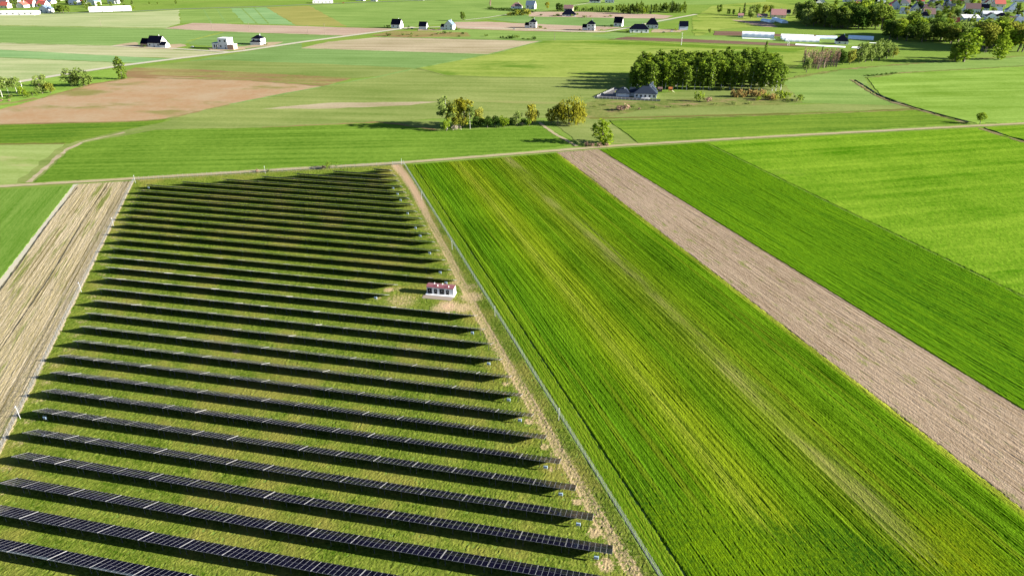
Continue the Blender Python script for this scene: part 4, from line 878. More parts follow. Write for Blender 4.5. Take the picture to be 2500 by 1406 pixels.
for k in range(18): treepx('dark_bush', 1193 + k * 6.2, 23 + k * 0.5 + rnd.uniform(-.4, .4), rnd.uniform(5, 8), 1.3, label='dark bush of the long hedge before the dark red roofed house', group='bushes of the distant hedge')
for k in range(26): treepx(rnd.choice(['bush', 'pale_bush', 'dark_bush', 'grey_bush']), *[(rnd.uniform(960, 1150), rnd.uniform(80, 92)), (rnd.uniform(1285, 1300) + k * 8, rnd.uniform(39, 45)), (rnd.uniform(0, 90), rnd.uniform(236, 250))][k % 3], rnd.uniform(3, 7), 1.2, label='low bush on waste ground between distant fields', group='waste ground bushes')
# ------------------------------------------------------------------ ditch on the right
m_reed = fm('dry_reeds', (206, 190, 150), (160, 146, 96), wf=1.0, fs=0.5); m_ditch = plain('dark_ditch_bank', C(34, 52, 30)[:3], 0.9)
def ditch(pts, lab):
    for off, w, mt, z, nm in ((-2.2, 3.0, m_reed, 0.12, 'reed_bank'), (1.2, 2.4, m_ditch, 0.35, 'ditch')):
        P = [G(*p) for p in pts]; Q = []
        for a, b in zip(P, P[1:]):
            n = max(1, int((b - a).length / 3)); d = (b - a).normalized(); nr = Vector((-d.y, d.x, 0))
            Q += [(a + (b - a) * (k / n), nr) for k in range(n)]
        mb = MB(); rows = []
        for q, nr in Q:
            o = off + rnd.uniform(-.4, .4); h = z * rnd.uniform(.7, 1.8); ww = w * rnd.uniform(.35, 1.4)
            up = Vector((0, 0, 0.26)); rows.append([q + nr * (o - ww / 2) + up, q + nr * o + up + Vector((0, 0, h)), q + nr * (o + ww / 2) + up])
        for r0, r1 in zip(rows, rows[1:]):
            for k in (0, 1): mb.face([r0[k], r1[k], r1[k + 1], r0[k + 1]])
        tag(mb.obj(nm, mt), kind='structure')
ditch([(2084, 196), (2110, 212), (2140, 232), (2180, 249), (2232, 264), (2300, 284), (2372, 303)], '')
ditch([(2398, 314), (2440, 328), (2500, 346), (2600, 376)], '')

# ------------------------------------------------------------------ houses
w_white = plain('white_render', (0.55, 0.55, 0.54), 0.8, var=0.06); w_grey = plain('grey_render', (0.42, 0.43, 0.45), 0.8); w_cream = plain('cream_render', (0.62, 0.54, 0.42), 0.8); w_brick = plain('clay_block_wall', (0.42, 0.25, 0.17), 0.9); w_blue = plain('bluish_cladding', (0.36, 0.42, 0.50), 0.7)
r_slate = plain('dark_slate_roof', (0.004, 0.005, 0.012), 0.9, 0.0, var=0.2); r_grey = plain('grey_roof', (0.10, 0.11, 0.13), 0.6); r_red = plain('red_tile_roof', (0.36, 0.075, 0.055), 0.7); r_brown = plain('brown_tile_roof', (0.17, 0.10, 0.095), 0.7); r_pink = plain('faded_red_roof', (0.34, 0.17, 0.16), 0.7); r_white = plain('pale_sheet_roof', (0.6, 0.6, 0.62), 0.5); r_blue = plain('blue_grey_roof', (0.10, 0.14, 0.20), 0.6)
g_dark = plain('window_glass', (0.012, 0.016, 0.024), 0.15, 0.5); f_white = plain('window_frame', (0.6, 0.6, 0.6), 0.5)
WALL = dict(v=plain('bright_white_render', (0.76, 0.76, 0.75), 0.8), w=w_white, g=w_grey, c=w_cream, b=w_brick, u=w_blue); ROOF = dict(s=r_slate, g=r_grey, r=r_red, b=r_brown, p=r_pink, w=r_white, u=r_blue)
mb = MB(); mb.box(-0.5, 0.5, -0.05, 0.0, 0, 1, 1); mb.box(-0.42, 0.42, -0.07, -0.05, 0.07, 0.93, 0); win_me = mb.mesh('window', [g_dark, f_white])
mb = MB(); mb.box(-0.5, 0.5, -0.05, 0.0, 0, 1, 0); mb.box(-0.35, 0.35, -0.065, -0.05, 0.5, 0.85, 1); door_me = mb.mesh('door', [g_dark, f_white])
def body(root, x0, x1, y0, y1, h, rh, typ, wall, roof, over=0.5, chim=True):
    """walls up to the eaves with gable triangles, and a thick roof above"""
    mb = MB(); mb.box(x0, x1, y0, y1, 0, h); xm, ym = (x0 + x1) / 2, (y0 + y1) / 2
    if typ == 'gx': mb.face([(x1, y0, h), (x1, y1, h), (x1, ym, h + rh)]); mb.face([(x0, y1, h), (x0, y0, h), (x0, ym, h + rh)])
    if typ == 'gy': mb.face([(x0, y0, h), (x1, y0, h), (xm, y0, h + rh)]); mb.face([(x1, y1, h), (x0, y1, h), (xm, y1, h + rh)])
    wo = mb.obj('wall', wall, root); mb = MB(); o = over; t = 0.22; e = 0.02
    if typ == 'gx':
        k = rh / (ym - y0); ze = h - o * k + e; top = h + rh + e
        for s in (0, 1):
            ya = y0 - o if s == 0 else y1 + o
            P = [(x0 - o, ya, ze), (x1 + o, ya, ze), (x1 + o, ym, top), (x0 - o, ym, top)]
            if s: P = P[::-1]
            U = [(p[0], p[1], p[2] + t) for p in P]; mb.face(U); mb.face(P[::-1])
            for a in range(4): b = (a + 1) % 4; mb.face([P[a], P[b], U[b], U[a]])
    elif typ == 'gy':
        k = rh / (xm - x0); ze = h - o * k + e; top = h + rh + e
        for s in (0, 1):
            xa = x0 - o if s == 0 else x1 + o
            P = [(xa, y0 - o, ze), (xm, y0 - o, top), (xm, y1 + o, top), (xa, y1 + o, ze)]
            if s: P = P[::-1]
            U = [(p[0], p[1], p[2] + t) for p in P]; mb.face(U[::-1]); mb.face(P)
            for a in range(4): b = (a + 1) % 4; mb.face([P[a], P[b], U[b], U[a]])
    elif typ == 'hip':
        a0, a1, b0, b1 = x0 - o, x1 + o, y0 - o, y1 + o; r = min((a1 - a0), (b1 - b0)) / 2 * 0.98
        if a1 - a0 >= b1 - b0: R0, R1 = (a0 + r, (b0 + b1) / 2, h + rh), (a1 - r, (b0 + b1) / 2, h + rh)
        else: R0, R1 = ((a0 + a1) / 2, b0 + r, h + rh), ((a0 + a1) / 2, b1 - r, h + rh)
        z = h + e; mb.box(a0, a1, b0, b1, z - 0.18, z)
        z2 = z + 0.004; A, B, C_, D_2 = (a0, b0, z2), (a1, b0, z2), (a1, b1, z2), (a0, b1, z2)
        if a1 - a0 >= b1 - b0: mb.face([A, B, R1, R0]); mb.face([B, C_, R1]); mb.face([C_, D_2, R0, R1]); mb.face([D_2, A, R0])
        else: mb.face([A, B, R0]); mb.face([B, C_, R1, R0]); mb.face([C_, D_2, R1]); mb.face([D_2, A, R0, R1])
    elif typ == 'flat':
        mb.box(x0 - o * .4, x1 + o * .4, y0 - o * .4, y1 + o * .4, h + e, h + 0.4)
    elif typ == 'shed':
        P = [(x0 - o, y0 - o, h + e), (x1 + o, y0 - o, h + e), (x1 + o, y1 + o, h + rh), (x0 - o, y1 + o, h + rh)]; U = [(p[0], p[1], p[2] + t) for p in P]; mb.face(U); mb.face(P[::-1])
        for a in range(4): b = (a + 1) % 4; mb.face([P[a], P[b], U[b], U[a]])
    ro = mb.obj('roof', roof, root)
    if chim and typ in ('gx', 'gy', 'hip'):
        mb = MB(); cx = xm + (x1 - x0) * 0.16; cy = ym + (y1 - y0) * 0.1; mb.box(cx - .4, cx + .4, cy - .4, cy + .4, h + rh * .5, h + rh + 1.0); mb.box(cx - .48, cx + .48, cy - .48, cy + .48, h + rh + 1.0, h + rh + 1.12); mb.obj('chimney', w_grey, ro)
    return wo
def win(root, x, z, w, h, y=0.0, side=False, me=None):
    o = mesh_obj('window' if me is None else 'door', me or win_me, root, (x, y - 0.012, z), math.pi / 2 if side else 0.0); o.scale = (w, 1.5, h)
    if side: o.location = (x + 0.012, y, z)
    return o
def house(label, px, py, wpx, dep, hpx, rpx, typ, wall, roof, rot=-12.0, win_f=2, floors=1, win_s=1, cat='house', name='house', extra=None, chim=True, group=None):
    m = M(px, py); w = wpx * m; h = hpx * m * 1.02; rh = rpx * m * 1.02; d = w * dep; q = G(px, py)
    r = empty(name, (q.x, q.y, 0.05), math.radians(rot)); tag(r, label, cat, group)
    body(r, -w / 2, w / 2, 0, d, h, rh, typ, WALL[wall], ROOF[roof], chim=chim)
    fh = h / floors
    for fl in range(floors):
        for k in range(win_f):
            x = -w / 2 + w * (k + 0.5) / win_f
            if fl == 0 and k == win_f // 2 and win_f > 1: win(r, x, 0.1, min(1.3, w * .15), fh * 0.72, me=door_me)
            else: win(r, x, fl * fh + fh * .32, min(2.2, w / win_f * .5), fh * 0.45)
        for k in range(win_s): win(r, w / 2, fl * fh + fh * .32, min(2.2, d / win_s * .4), fh * 0.45, y=d * (k + 0.5) / win_s, side=True)
    if extra: extra(r, w, d, h, rh, m)
    return r
def garage(x0, x1, y0, y1, h, rh, typ, wall='w', roof='s'):
    def f(r, w, d, hh, rr, m): body(r, x0 * w, x1 * w, y0 * d, y1 * d, h * hh, rh * hh, typ, WALL[wall], ROOF[roof], 0.3, chim=False)
    return f
# middle distance, each house by itself
house('white gable house with dark roof left of the gravel road bend', 966, 70, 24, .75, 9, 11, 'gx', 'w', 's', -18, 2, 1, 2)
house('small white barn with plain dark roof beside the gravel road', 1032, 73, 19, .7, 8, 9, 'gx', 'w', 's', -14, 0, 1, 0, 'barn', 'barn', chim=False)
house('white house with blue grey gables and a low dark annex', 1095, 74, 22, .9, 11, 10, 'gy', 'w', 'u', -14, 2, 2, 2, extra=garage(-0.95, -0.5, .1, .9, .6, .5, 'gx'))
house('two storey white cube house with dark pyramid roof and lean annex, left one', 1300, 70, 17, 1.0, 14, 7, 'hip', 'w', 's', -10, 2, 2, 2, extra=garage(-1.15, -0.5, .1, 1, .45, .35, 'shed'))
house('two storey white cube house with dark pyramid roof beside a long white wall', 1442, 76, 19, 1.0, 15, 8, 'hip', 'w', 's', -10, 2, 2, 2, extra=garage(-1.1, -0.5, .1, 1, .45, .4, 'shed'))
house('white gable house with dormers where the lane climbs', 1508, 66, 20, .9, 9, 12, 'gx', 'w', 's', -20, 2, 1, 2)
house('long white bungalow with dark hipped roof beside the lane', 1561, 81, 45, .5, 8, 11, 'hip', 'w', 's', -4, 4, 1, 1)
house('white bungalow with dark stepped hipped roof behind the long one', 1592, 71, 28, .7, 9, 14, 'hip', 'w', 's', -8, 3, 1, 1)
house('blue grey barn with tall dark roof right of the bungalows', 1669, 74, 20, .7, 9, 10, 'gx', 'u', 's', -4, 0, 1, 0, 'barn', 'barn', chim=False)
house('white bungalow with wide dark hipped roof before the hedge line', 1389, 41, 33, .7, 4, 11, 'hip', 'w', 's', -4, 4, 1, 1)
house('white house with dark blue roof beside the orange tree', 1294, 23, 22, .8, 9, 9, 'gx', 'w', 'u', -16, 2, 1, 1)
house('house with dark red hipped roof behind the dark hedge', 1260, 22, 25, .7, 5, 8, 'hip', 'w', 'b', -10, 2, 1, 1)
house('brown roofed house behind the hedge line trees', 1387, 28, 22, .7, 6, 7, 'gx', 'c', 'b', -10, 2, 1, 1)
house('low white building at the top edge, left of the mixed wood', 1452, 8, 26, .5, 5, 6, 'gx', 'w', 's', -8, 3, 1, 1)
house('bluish white long building at the top edge, touching the mixed wood', 1488, 8, 22, .6, 6, 5, 'gx', 'w', 'u', -8, 3, 1, 1)
def site(r, w, d, h, rh, m):
    body(r, -1.15 * w, -0.5 * w, .1 * d, .9 * d, h * .7, rh * .75, 'gx', w_brick, r_slate, .3, chim=False)
    body(r, 0.5 * w, 0.95 * w, -.1 * d, .5 * d, h * .6, rh * .5, 'gx', w_white, r_slate, .3, chim=False)
house('unfinished house with dark gabled roofs and clay block annex on bare sand', 377, 116, 36, .75, 10, 14, 'gx', 'w', 's', -14, 3, 1, 2, extra=site)
def flatx(r, w, d, h, rh, m):
    body(r, -1.1 * w, -0.5 * w, -.1 * d, .7 * d, h * .55, 0, 'flat', w_white, r_blue, .5)
    body(r, 0.5 * w, 1.15 * w, -.1 * d, .6 * d, h * .45, 0, 'flat', w_brick, r_white, .3)
    for k in range(2): win(r, -w * .85 + k * w * .25, h * .1, w * .16, h * .35, y=-.1 * d)
house('modern white flat roofed villa under construction beside the gravel road', 546, 121, 26, .9, 24, 0, 'flat', 'w', 'w', -14, 2, 2, 2, extra=flatx)
house('two storey white house with dark pyramid roofs right of the flat villa', 627, 110, 24, .9, 14, 7, 'hip', 'w', 's', -12, 2, 2, 2, extra=garage(-0.6, 0.55, -.25, .3, .5, .22, 'hip'))
# upper left settlement
for a in (('red roofed house at the upper left corner of the photo', 10, 21, 20, .7, 6, 8, 'gx', 'c', 'r'), ('red roofed white house behind the long white hall', 50, 20, 22, .8, 6, 8, 'gy', 'w', 'r'), ('larger red roofed house beside the long white hall', 72, 18, 20, .8, 7, 10, 'gx', 'w', 'r'),
          ('house with faded red roof left of the tree group', 100, 18, 24, .7, 6, 8, 'gx', 'w', 'r'), ('white house with blue grey roof at the asphalt road', 108, 32, 24, .8, 8, 8, 'gy', 'w', 'u'), ('grey roofed pale house at the upper left right of the trees', 178, 13, 22, .7, 5, 8, 'gx', 'w', 'u'),
          ('white house with steep blue grey roof behind the terraces', 224, 14, 22, .9, 9, 10, 'gy', 'w', 'u'), ('white house with dark steep roof behind the terraces', 272, 10, 20, .9, 7, 10, 'gy', 'w', 's'), ('small dark roofed house behind the long white hall', 38, 10, 14, .8, 5, 6, 'gx', 'w', 's'),
          ('white house at the very top edge, upper left', 100, 5, 26, .6, 5, 5, 'gx', 'w', 'w'), ('white house at the top edge left of the petrol station', 878, 3, 20, .6, 5, 4, 'gx', 'w', 'g'), ('small white house at the top edge beside the asphalt road', 912, 4, 14, .7, 4, 4, 'gx', 'w', 'g'), ('house at the top edge above the large green field', 1026, 1, 16, .7, 4, 4, 'gx', 'w', 'b')):
    house(*a, rot=rnd.uniform(-20, -8), win_f=2, win_s=1)
for k in range(11):
    house('house among trees in the settlement at the upper left corner', rnd.uniform(-10, 200), rnd.uniform(0, 13), rnd.uniform(14, 22), .8, rnd.uniform(4, 7), rnd.uniform(6, 9), rnd.choice(['gx', 'gy']), rnd.choice('wwc'), rnd.choice('rrbgu'), rnd.uniform(-20, -6), 2, 1, 1, group='houses of the upper left settlement')
for k in range(34): treepx(rnd.choice(['oak', 'pale', 'dark', 'lime']), rnd.uniform(-10, 330), rnd.uniform(2, 27), rnd.uniform(7, 15), 1.0, label='garden tree in the settlement at the upper left corner', group='garden trees of the upper left settlement')
for hx, hy in ((966, 70), (1032, 73), (1095, 74), (1300, 70), (1442, 76), (1508, 66), (1561, 81), (1592, 71), (1669, 74), (1389, 41), (377, 116), (546, 121), (627, 110)):
    for k in range(3): treepx(rnd.choice(['bush', 'pale_bush', 'dark_bush', 'lime_bush']), hx + rnd.choice([-1, 1]) * rnd.uniform(14, 34), hy + rnd.uniform(-3, 2), rnd.uniform(3, 6.5), 1.0, label='small garden bush beside a house of the middle distance', group='garden bushes')
house('long white hall beside the asphalt road at the left edge', 40, 38, 84, .35, 6, 3, 'gx', 'w', 'w', 4, 6, 1, 2, 'hall', 'hall', chim=False)
house('left row of white terraced houses with solar roof panels', 246, 30, 50, .35, 7, 4, 'gx', 'w', 'w', 18, 6, 2, 1, 'terrace', 'terraced_house', chim=False)
house('right row of white terraced houses with solar roof panels', 298, 28, 38, .4, 7, 4, 'gx', 'w', 'w', 18, 5, 2, 1, 'terrace', 'terraced_house', chim=False)
house('low white and red roadside building at the top edge', 787, 9, 46, .4, 5, 0, 'flat', 'w', 'w', 6, 5, 1, 1, 'building', 'roadside_building')
# village, upper right
VIL = [('white gabled house with blue grey roof in the village left', 2236, 28, 15, 1.0, 7, 8, 'gy', 'w', 'u'), ('low reddish shed beside the white gabled house', 2212, 30, 22, .5, 6, 3, 'gx', 'b', 'p'), ('house with brown roof and white walls in the village middle', 2268, 44, 26, .9, 8, 12, 'gx', 'w', 'b'),
       ('long olive roofed house behind the brown roofed one', 2316, 25, 26, .5, 5, 8, 'gx', 'c', 'g'), ('house with steep dark red roof at the top edge', 2362, 11, 28, .8, 5, 12, 'gy', 'c', 'r'), ('large house with purple brown roof and cream wall', 2374, 32, 32, .7, 9, 11, 'gx', 'w', 'b'),
       ('wide building with white sheet roof on the village right', 2422, 44, 42, .5, 8, 6, 'gx', 'w', 'w'), ('small house with bright red roof among garden trees', 2330, 58, 20, .7, 3, 10, 'gx', 'c', 'r'), ('bluish shed with pale sloping roof below the purple roof', 2372, 53, 38, .5, 7, 6, 'shed', 'u', 'w'),
       ('small pavilion with pale pyramid roof', 2413, 58, 20, .9, 3, 7, 'hip', 'w', 'w'), ('white house with grey hipped roof nearest the wood', 2388, 79, 21, .9, 9, 8, 'hip', 'w', 'g'), ('bluish house at the top edge of the village', 2300, 9, 28, .6, 5, 6, 'gx', 'w', 'u'),
       ('white and blue house at the top right of the village', 2408, 11, 20, .8, 6, 7, 'gy', 'w', 'u'), ('white house with pale roof right of the white and blue one', 2434, 15, 22, .8, 6, 8, 'gy', 'w', 'w'), ('blue roofed house at the right edge of the photo', 2492, 66, 22, .8, 8, 12, 'gx', 'u', 'u'),
       ('brownish house left of the blue roofed one at the right edge', 2472, 57, 18, .8, 6, 8, 'gx', 'c', 'b'), ('house on the green rise at the top right corner', 2486, 7, 24, .6, 4, 5, 'gx', 'w', 'u'), ('dark blue house left of the wood top', 2003, 13, 26, .8, 6, 9, 'gy', 'w', 's'),
       ('red roofed house above the wood', 2162, 30, 24, .7, 6, 9, 'gx', 'w', 'r'), ('house with steep red and blue roof above the wood', 2184, 24, 22, .8, 9, 12, 'gy', 'u', 'r'), ('white house peeping over the wood top', 2094, 10, 16, .8, 5, 5, 'gx', 'w', 'g'), ('dark blue roofed house at the top edge above the wood', 2138, 10, 24, .7, 4, 8, 'gx', 'u', 's'),
       ('house with dark roof at the top edge, left part of the village', 2070, 6, 20, .7, 5, 6, 'gx', 'w', 's'), ('house with brown roof at the top edge, village middle', 2212, 14, 18, .7, 5, 7, 'gx', 'w', 'b'), ('dark roofed house tucked behind the brown roofed one', 2252, 26, 18, .7, 5, 8, 'gx', 'w', 's'),
       ('grey roofed house at the top edge between bluish houses', 2336, 8, 16, .8, 5, 6, 'gx', 'w', 'g'), ('dark roofed house right of the purple brown roof', 2402, 26, 22, .7, 5, 8, 'gx', 'u', 's'), ('farmhouse with pinkish roof beside the blue tunnels', 1900, 45, 34, .7, 7, 12, 'gx', 'c', 'p'),
       ('small white outbuilding beside the dark conifers', 1808, 44, 12, .9, 5, 4, 'gx', 'w', 'p'), ('grey shed left of the farmhouse with pinkish roof', 1862, 44, 22, .6, 4, 4, 'gx', 'w', 'b'), ('small dark roofed house right of the farmhouse', 1922, 36, 14, .8, 4, 6, 'gx', 'w', 's'),
       ('farmhouse with dark roof and white porch between the white tunnels', 2056, 109, 27, .8, 7, 13, 'hip', 'w', 's')]
for k in range(36):
    VIL.append(('house half hidden among the gardens of the village', rnd.uniform(2030, 2495), rnd.uniform(2, 56), rnd.uniform(14, 24), .75, rnd.uniform(5, 8), rnd.uniform(6, 9), rnd.choice(['gx', 'gy', 'gy', 'hip']), rnd.choice('vvvcu'), rnd.choice('sbrguw')))
for a in VIL: house(*a, rot=rnd.uniform(-22, -4), win_f=2, win_s=1, group='houses hidden among village gardens' if 'half hidden among the gardens' in a[0] else None)

# white house with hipped roofs before the grove
r_villa = plain('blue_slate_roof', (0.018, 0.026, 0.042), 0.8, 0.1, var=0.2)
def villa():
    q = G(1560, 240); m = M(1560, 240); r = empty('villa', (q.x, q.y, 0.05), math.radians(-12)); tag(r, 'white bungalow with slate hipped roofs and separate garage before the birch grove', 'house')
    body(r, -4, 14, 0, 13, 3.7, 5.0, 'hip', w_white, r_villa, .8)
    body(r, 4, 13, 9, 18, 5.0, 4.6, 'gy', w_white, r_villa, .5)
    body(r, -8, -3.9, 5, 12, 3.4, 3.2, 'gx', w_white, r_villa, .5, chim=False)
    for x in (-2, 1.5, 5, 8.5, 12): win(r, x, 0.9, 1.9, 1.9)
    for y in (3, 6.5, 10): win(r, 14, .9, 1.6, 1.7, y=y, side=True)
    mb = MB(); mb.box(2, 9, -3.0, -0.4, 0, .5); mb.obj('terrace', w_white, r)
    body(r, -19, -8.1, 1, 11, 3.2, 4.2, 'hip', w_grey, r_villa, .7, chim=False)
    mb = MB(); mb.box(-17.5, -10.5, .93, .98, .1, 2.7); mb.obj('garage_door', w_white, r)
    mb = MB(); mb.box(-13.0, -12.0, 4, 5.0, 6.0, 6.8); mb.obj('skylight', w_white, r)
villa()
m_slat = plain('grey_fence_slat', (0.10, 0.10, 0.11), 0.6); m_drive = plain('driveway_paving', (0.07, 0.068, 0.075), 0.85)
sheet('driveway', [(1448, 238), (1500, 217), (1512, 216), (1500, 226), (1545, 240), (1612, 246), (1612, 247.5), (1545, 245), (1455, 240)], m_drive, jit=0.1)
def garden_fence(pts, label):
    P = [G(*p) for p in pts]; r = empty('garden_fence', P[0]); tag(r, label, 'fence'); mb = MB(); k = 0
    pm = MB(); pm.box(-.12, .12, -.12, .12, 0, 1.8); pme = pm.mesh('post', w_white); sm = MB()
    for z in np.arange(.15, 1.5, .22): sm.box(.15, 2.85, -.03, .03, z, z + .15)
    sme = sm.mesh('slat_panel', m_slat)
    for a, b in zip(P, P[1:]):
        n = max(1, int((b - a).length / 3)); rz = math.atan2((b - a).y, (b - a).x)
        for i in range(n):
            q = a + (b - a) * (i / n) - P[0]; mesh_obj('post', pme, r, q, rz); mesh_obj('slat_panel', sme, r, q, rz)
garden_fence([(1452, 242), (1545, 245.5), (1613, 248)], 'dark slatted front fence of the white bungalow')
garden_fence([(1458, 238), (1504, 217)], 'dark side fence along the driveway of the white bungalow')
m_or = plain('orange_wood', (0.36, 0.12, 0.03), 0.7); m_shed = plain('brown_shed', (0.14, 0.07, 0.05), 0.8)
def playhouse():
    q = G(1636, 226); r = empty('playhouse', (q.x, q.y, .05), -.2); tag(r, 'small orange wooden playhouse on stilts in the garden', 'playhouse')
    for x in (-1.2, 1.2):
        for y in (-1, 1): mb = MB(); mb.box(x - .1, x + .1, y - .1, y + .1, 0, 1.6); mb.obj('leg', m_or, r)
    mb = MB(); mb.box(-1.4, 1.4, -1.2, 1.2, 1.6, 3.2); mb.obj('cabin', m_or, r)
    mb = MB(); mb.face([(-1.7, -1.5, 3.15), (1.7, -1.5, 3.15), (1.7, 0, 4.5), (-1.7, 0, 4.5)]); mb.face([(-1.7, 0, 4.5), (1.7, 0, 4.5), (1.7, 1.5, 3.15), (-1.7, 1.5, 3.15)]); mb.face([(1.4, -1.2, 3.2), (1.4, 1.2, 3.2), (1.4, 0, 4.4)]); mb.face([(-1.4, 1.2, 3.2), (-1.4, -1.2, 3.2), (-1.4, 0, 4.4)]); mb.obj('roof', m_or, r)
    mb = MB(); mb.face([(1.4, -.4, 1.7), (3.6, -.4, 0.2), (3.6, .4, 0.2), (1.4, .4, 1.7)]); mb.obj('slide', w_cream, r)
playhouse()
q = G(1611, 224); r = empty('garden_shed', (q.x, q.y, .05), -.2); tag(r, 'small brown garden shed right of the white bungalow', 'shed'); body(r, -1.8, 1.8, 0, 2.6, 2.3, 1.0, 'gx', m_shed, r_brown, .3, chim=False); win(r, 0, .1, 1.0, 1.9, me=door_me)
q = G(1872, 156); r = empty('field_shed', (q.x, q.y, .05), -.2); tag(r, 'dark low shed behind the right end of the birch grove', 'shed'); body(r, -5, 5, 0, 5, 3, 2.0, 'gx', w_blue, r_slate, .3, chim=False); win(r, 0, .1, 2.0, 2.2, me=door_me)

# ------------------------------------------------------------------ polytunnels
m_film = plain('tunnel_film', (0.78, 0.79, 0.80), 0.45, 0.4, var=0.05); m_filmb = plain('bluish_tunnel_film', (0.55, 0.66, 0.74), 0.4, 0.4)
def tunnel(px0, py0, px1, py1, hpx, lab, mat=m_film):
    a, b = G(px0, py0), G(px1, py1); L = (b - a).length; h = hpx * M(px0, py0) * 1.02; w = h * 1.1; r = empty('polytunnel', (a.x, a.y, 0.05), math.atan2((b - a).y, (b - a).x)); tag(r, lab, 'polytunnel', 'polytunnels')
    mb = MB(); n = 10; seg = max(2, int(L / 4)); ring = lambda x, s=1.0: [(x, w * math.cos(math.pi * k / n) * s, h * math.sin(math.pi * k / n) * s) for k in range(n + 1)]
    rs = [ring(L * i / seg, 1.0 - 0.012 * (i % 2)) for i in range(seg + 1)]
    for p, q in zip(rs, rs[1:]):
        for k in range(n): mb.face([p[k], q[k], q[k + 1], p[k + 1]])
    mb.obj('film_cover', mat, r)
    for x in (0, L):
        mb = MB(); mb.face(ring(x)); e = mb.obj('end_wall', mat, r); mb = MB(); mb.box(x - .05, x + .05, -.9, .9, 0, 2.1); mb.obj('door', m_filmb, e)
tunnel(1811, 90, 1889, 93, 12, 'single long white tunnel left of the tunnel block'); tunnel(1906, 93, 1985, 96, 9, 'rear white tunnel of the tunnel block'); tunnel(1908, 97, 1990, 99, 9, 'middle white tunnel of the tunnel block'); tunnel(1916, 101, 1998, 103, 9, 'front white tunnel of the tunnel block')
tunnel(1991, 95, 2042, 96, 7, 'pale bluish tunnel left of the dark roofed farmhouse', m_filmb); tunnel(2070, 95, 2132, 98, 8, 'shaded bluish tunnel right of the dark roofed farmhouse', m_filmb)
tunnel(1862, 52, 1885, 56, 6, 'small blue tunnel beside the pinkish roofed farmhouse', m_filmb); tunnel(1890, 50, 1916, 58, 7, 'larger blue tunnel beside the pinkish roofed farmhouse', m_filmb)
m_fleece = plain('crop_fleece', (0.78, 0.78, 0.78), 0.8)
for k, (pts, lab) in enumerate((([(1812, 93.5), (1893, 96.5), (1893, 98), (1812, 95)], 'white fleece strip before the single long tunnel'), ([(1942, 108), (2064, 114.5), (2064, 117.5), (1942, 111)], 'long white fleece strip before the farmhouse'), ([(2082, 115), (2104, 116), (2098, 120), (2078, 118)], 'short white fleece sheet right of the long strip'), ([(2122, 105), (2160, 107), (2158, 108), (2122, 106)], 'thin white fleece strip beside the shaded tunnel'))):
    P = [G(*p) for p in pts]; mb = MB(); z = .35
    area = sum(P[i].x * P[(i + 1) % 4].y - P[(i + 1) % 4].x * P[i].y for i in range(4)); P = P if area > 0 else P[::-1]
    mb.face([(p.x, p.y, z) for p in P])
    for i in range(4): a, b = P[i], P[(i + 1) % 4]; mb.face([(a.x, a.y, .05), (b.x, b.y, .05), (b.x, b.y, z), (a.x, a.y, z)])
    tag(mb.obj('crop_fleece', m_fleece), lab, 'fleece')

# ------------------------------------------------------------------ poles
m_wood = plain('pole_wood', (0.16, 0.13, 0.10), 0.9)
def pole(px, py, hpx, lab, mat=m_wood, twin=False):
    q = G(px, py); h = hpx * M(px, py) * 1.02; r = empty('power_pole', (q.x, q.y, 0)); tag(r, lab, 'pole', 'power poles')
    for x in ((-.9, .9) if twin else (0,)): mb = MB(); mb.tube([(x, 0, 0), (x * .55, 0, h)], 0.28, 0.16, 6); mb.obj('pole', mat, r)
    mb = MB(); mb.box(-1.3, 1.3, -.08, .08, h - .5, h - .3)
    for x in (-1.1, 0, 1.1): mb.tube([(x, 0, h - .3), (x, 0, h + .1)], .06, k=5)
    mb.obj('crossarm', mat, r)
pole(1663, 111, 28, 'white power pole in the lime green meadow', w_white); pole(1924, 112, 24, 'twin white power pole before the tunnel block', w_white, True)
pole(518, 75, 20, 'leftmost dark power pole on the pinkish field'); pole(609, 76, 18, 'second dark power pole on the pinkish field'); pole(794, 87, 26, 'dark power pole right on the pinkish field'); pole(752, 82, 18, 'fainter dark power pole on the pinkish field')
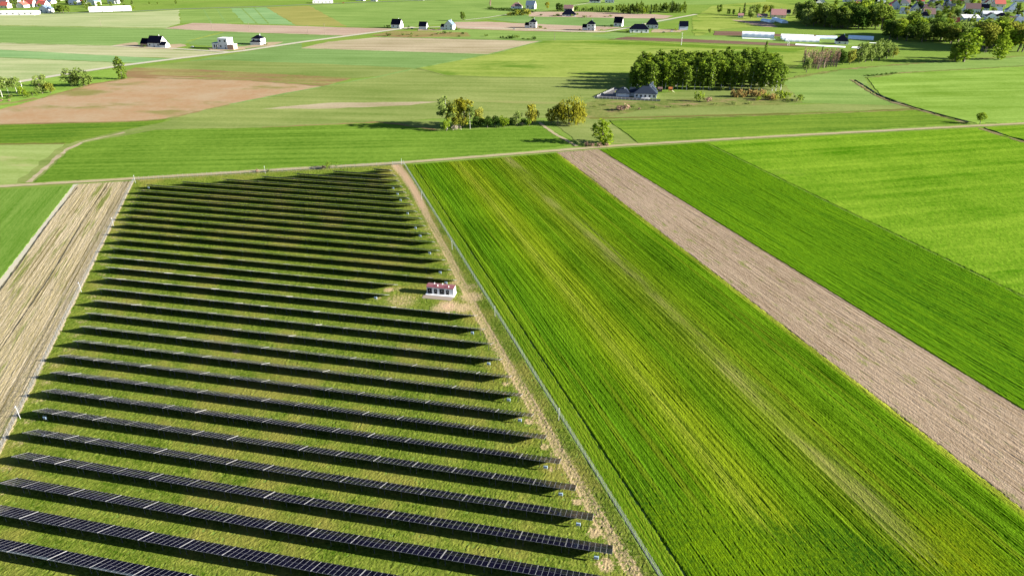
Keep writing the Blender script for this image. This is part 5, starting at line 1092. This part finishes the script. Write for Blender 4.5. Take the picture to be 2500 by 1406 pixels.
pole(1354, 99, 16, 'dark power pole right of the boundary bushes'); pole(2405, 130, 14, 'wooden double pole between the large wide green tree and the loose one', m_wood, True); pole(247, 65, 18, 'thin pole in the pale field on the left')
pole(55, 218, 18, 'white pole beside the leaning birches', w_white)

# ------------------------------------------------------------------ a few parked cars
m_tyre = plain('tyre', (0.02, 0.02, 0.02), 0.9)
def car(px, py, rot, paint, lab):
    q = G(px, py); r = empty('parked_car', (q.x, q.y, 0.26), rot); tag(r, lab, 'car', 'cars by the distant houses'); pm = plain('car_paint', paint, 0.3, 0.5)
    mb = MB(); P = [(-2.1, .35), (-2.1, .8), (-1.2, .95), (-.7, 1.45), (.8, 1.45), (1.4, .95), (2.1, .85), (2.1, .35)]
    for y in (-.85, .85): mb.face([(x, y, z) for x, z in (P if y < 0 else P[::-1])])
    for a in range(len(P)): b = (a + 1) % len(P); mb.face([(P[b][0], -.85, P[b][1]), (P[a][0], -.85, P[a][1]), (P[a][0], .85, P[a][1]), (P[b][0], .85, P[b][1])])
    mb.obj('body', pm, r)
    for y in (-.87, .87): mb = MB(); mb.face([(-.95, y, 1.0), (1.1, y, 1.0), (.7, y, 1.38), (-.6, y, 1.38)][::1 if y < 0 else -1]); mb.obj('side_window', g_dark, r)
    mb = MB(); mb.face([(1.36, -.7, 1.02), (1.36, .7, 1.02), (.86, .7, 1.42), (.86, -.7, 1.42)]); mb.obj('windscreen', g_dark, r)
    for x in (-1.3, 1.3):
        for y in (-.8, .8): mb = MB(); mb.tube([(x, y - .1, .33), (x, y + .1, .33)], .33, k=10); mb.obj('wheel', m_tyre, r)
car(1620, 81, -.1, (.05, .05, .06), 'dark car parked right of the long bungalow'); car(1640, 79, .2, (.3, .3, .32), 'grey car parked left of the blue grey barn'); car(1255, 73, -.1, (.5, .5, .5), 'light car beside the left cube house'); car(1005, 72, -.2, (.06, .06, .1), 'dark car between the gable house and the small barn'); car(470, 117, -.1, (.45, .45, .45), 'light van beside the flat roofed villa'); car(838, 9, .1, (.3, .02, .02), 'red car on the asphalt road at the top')
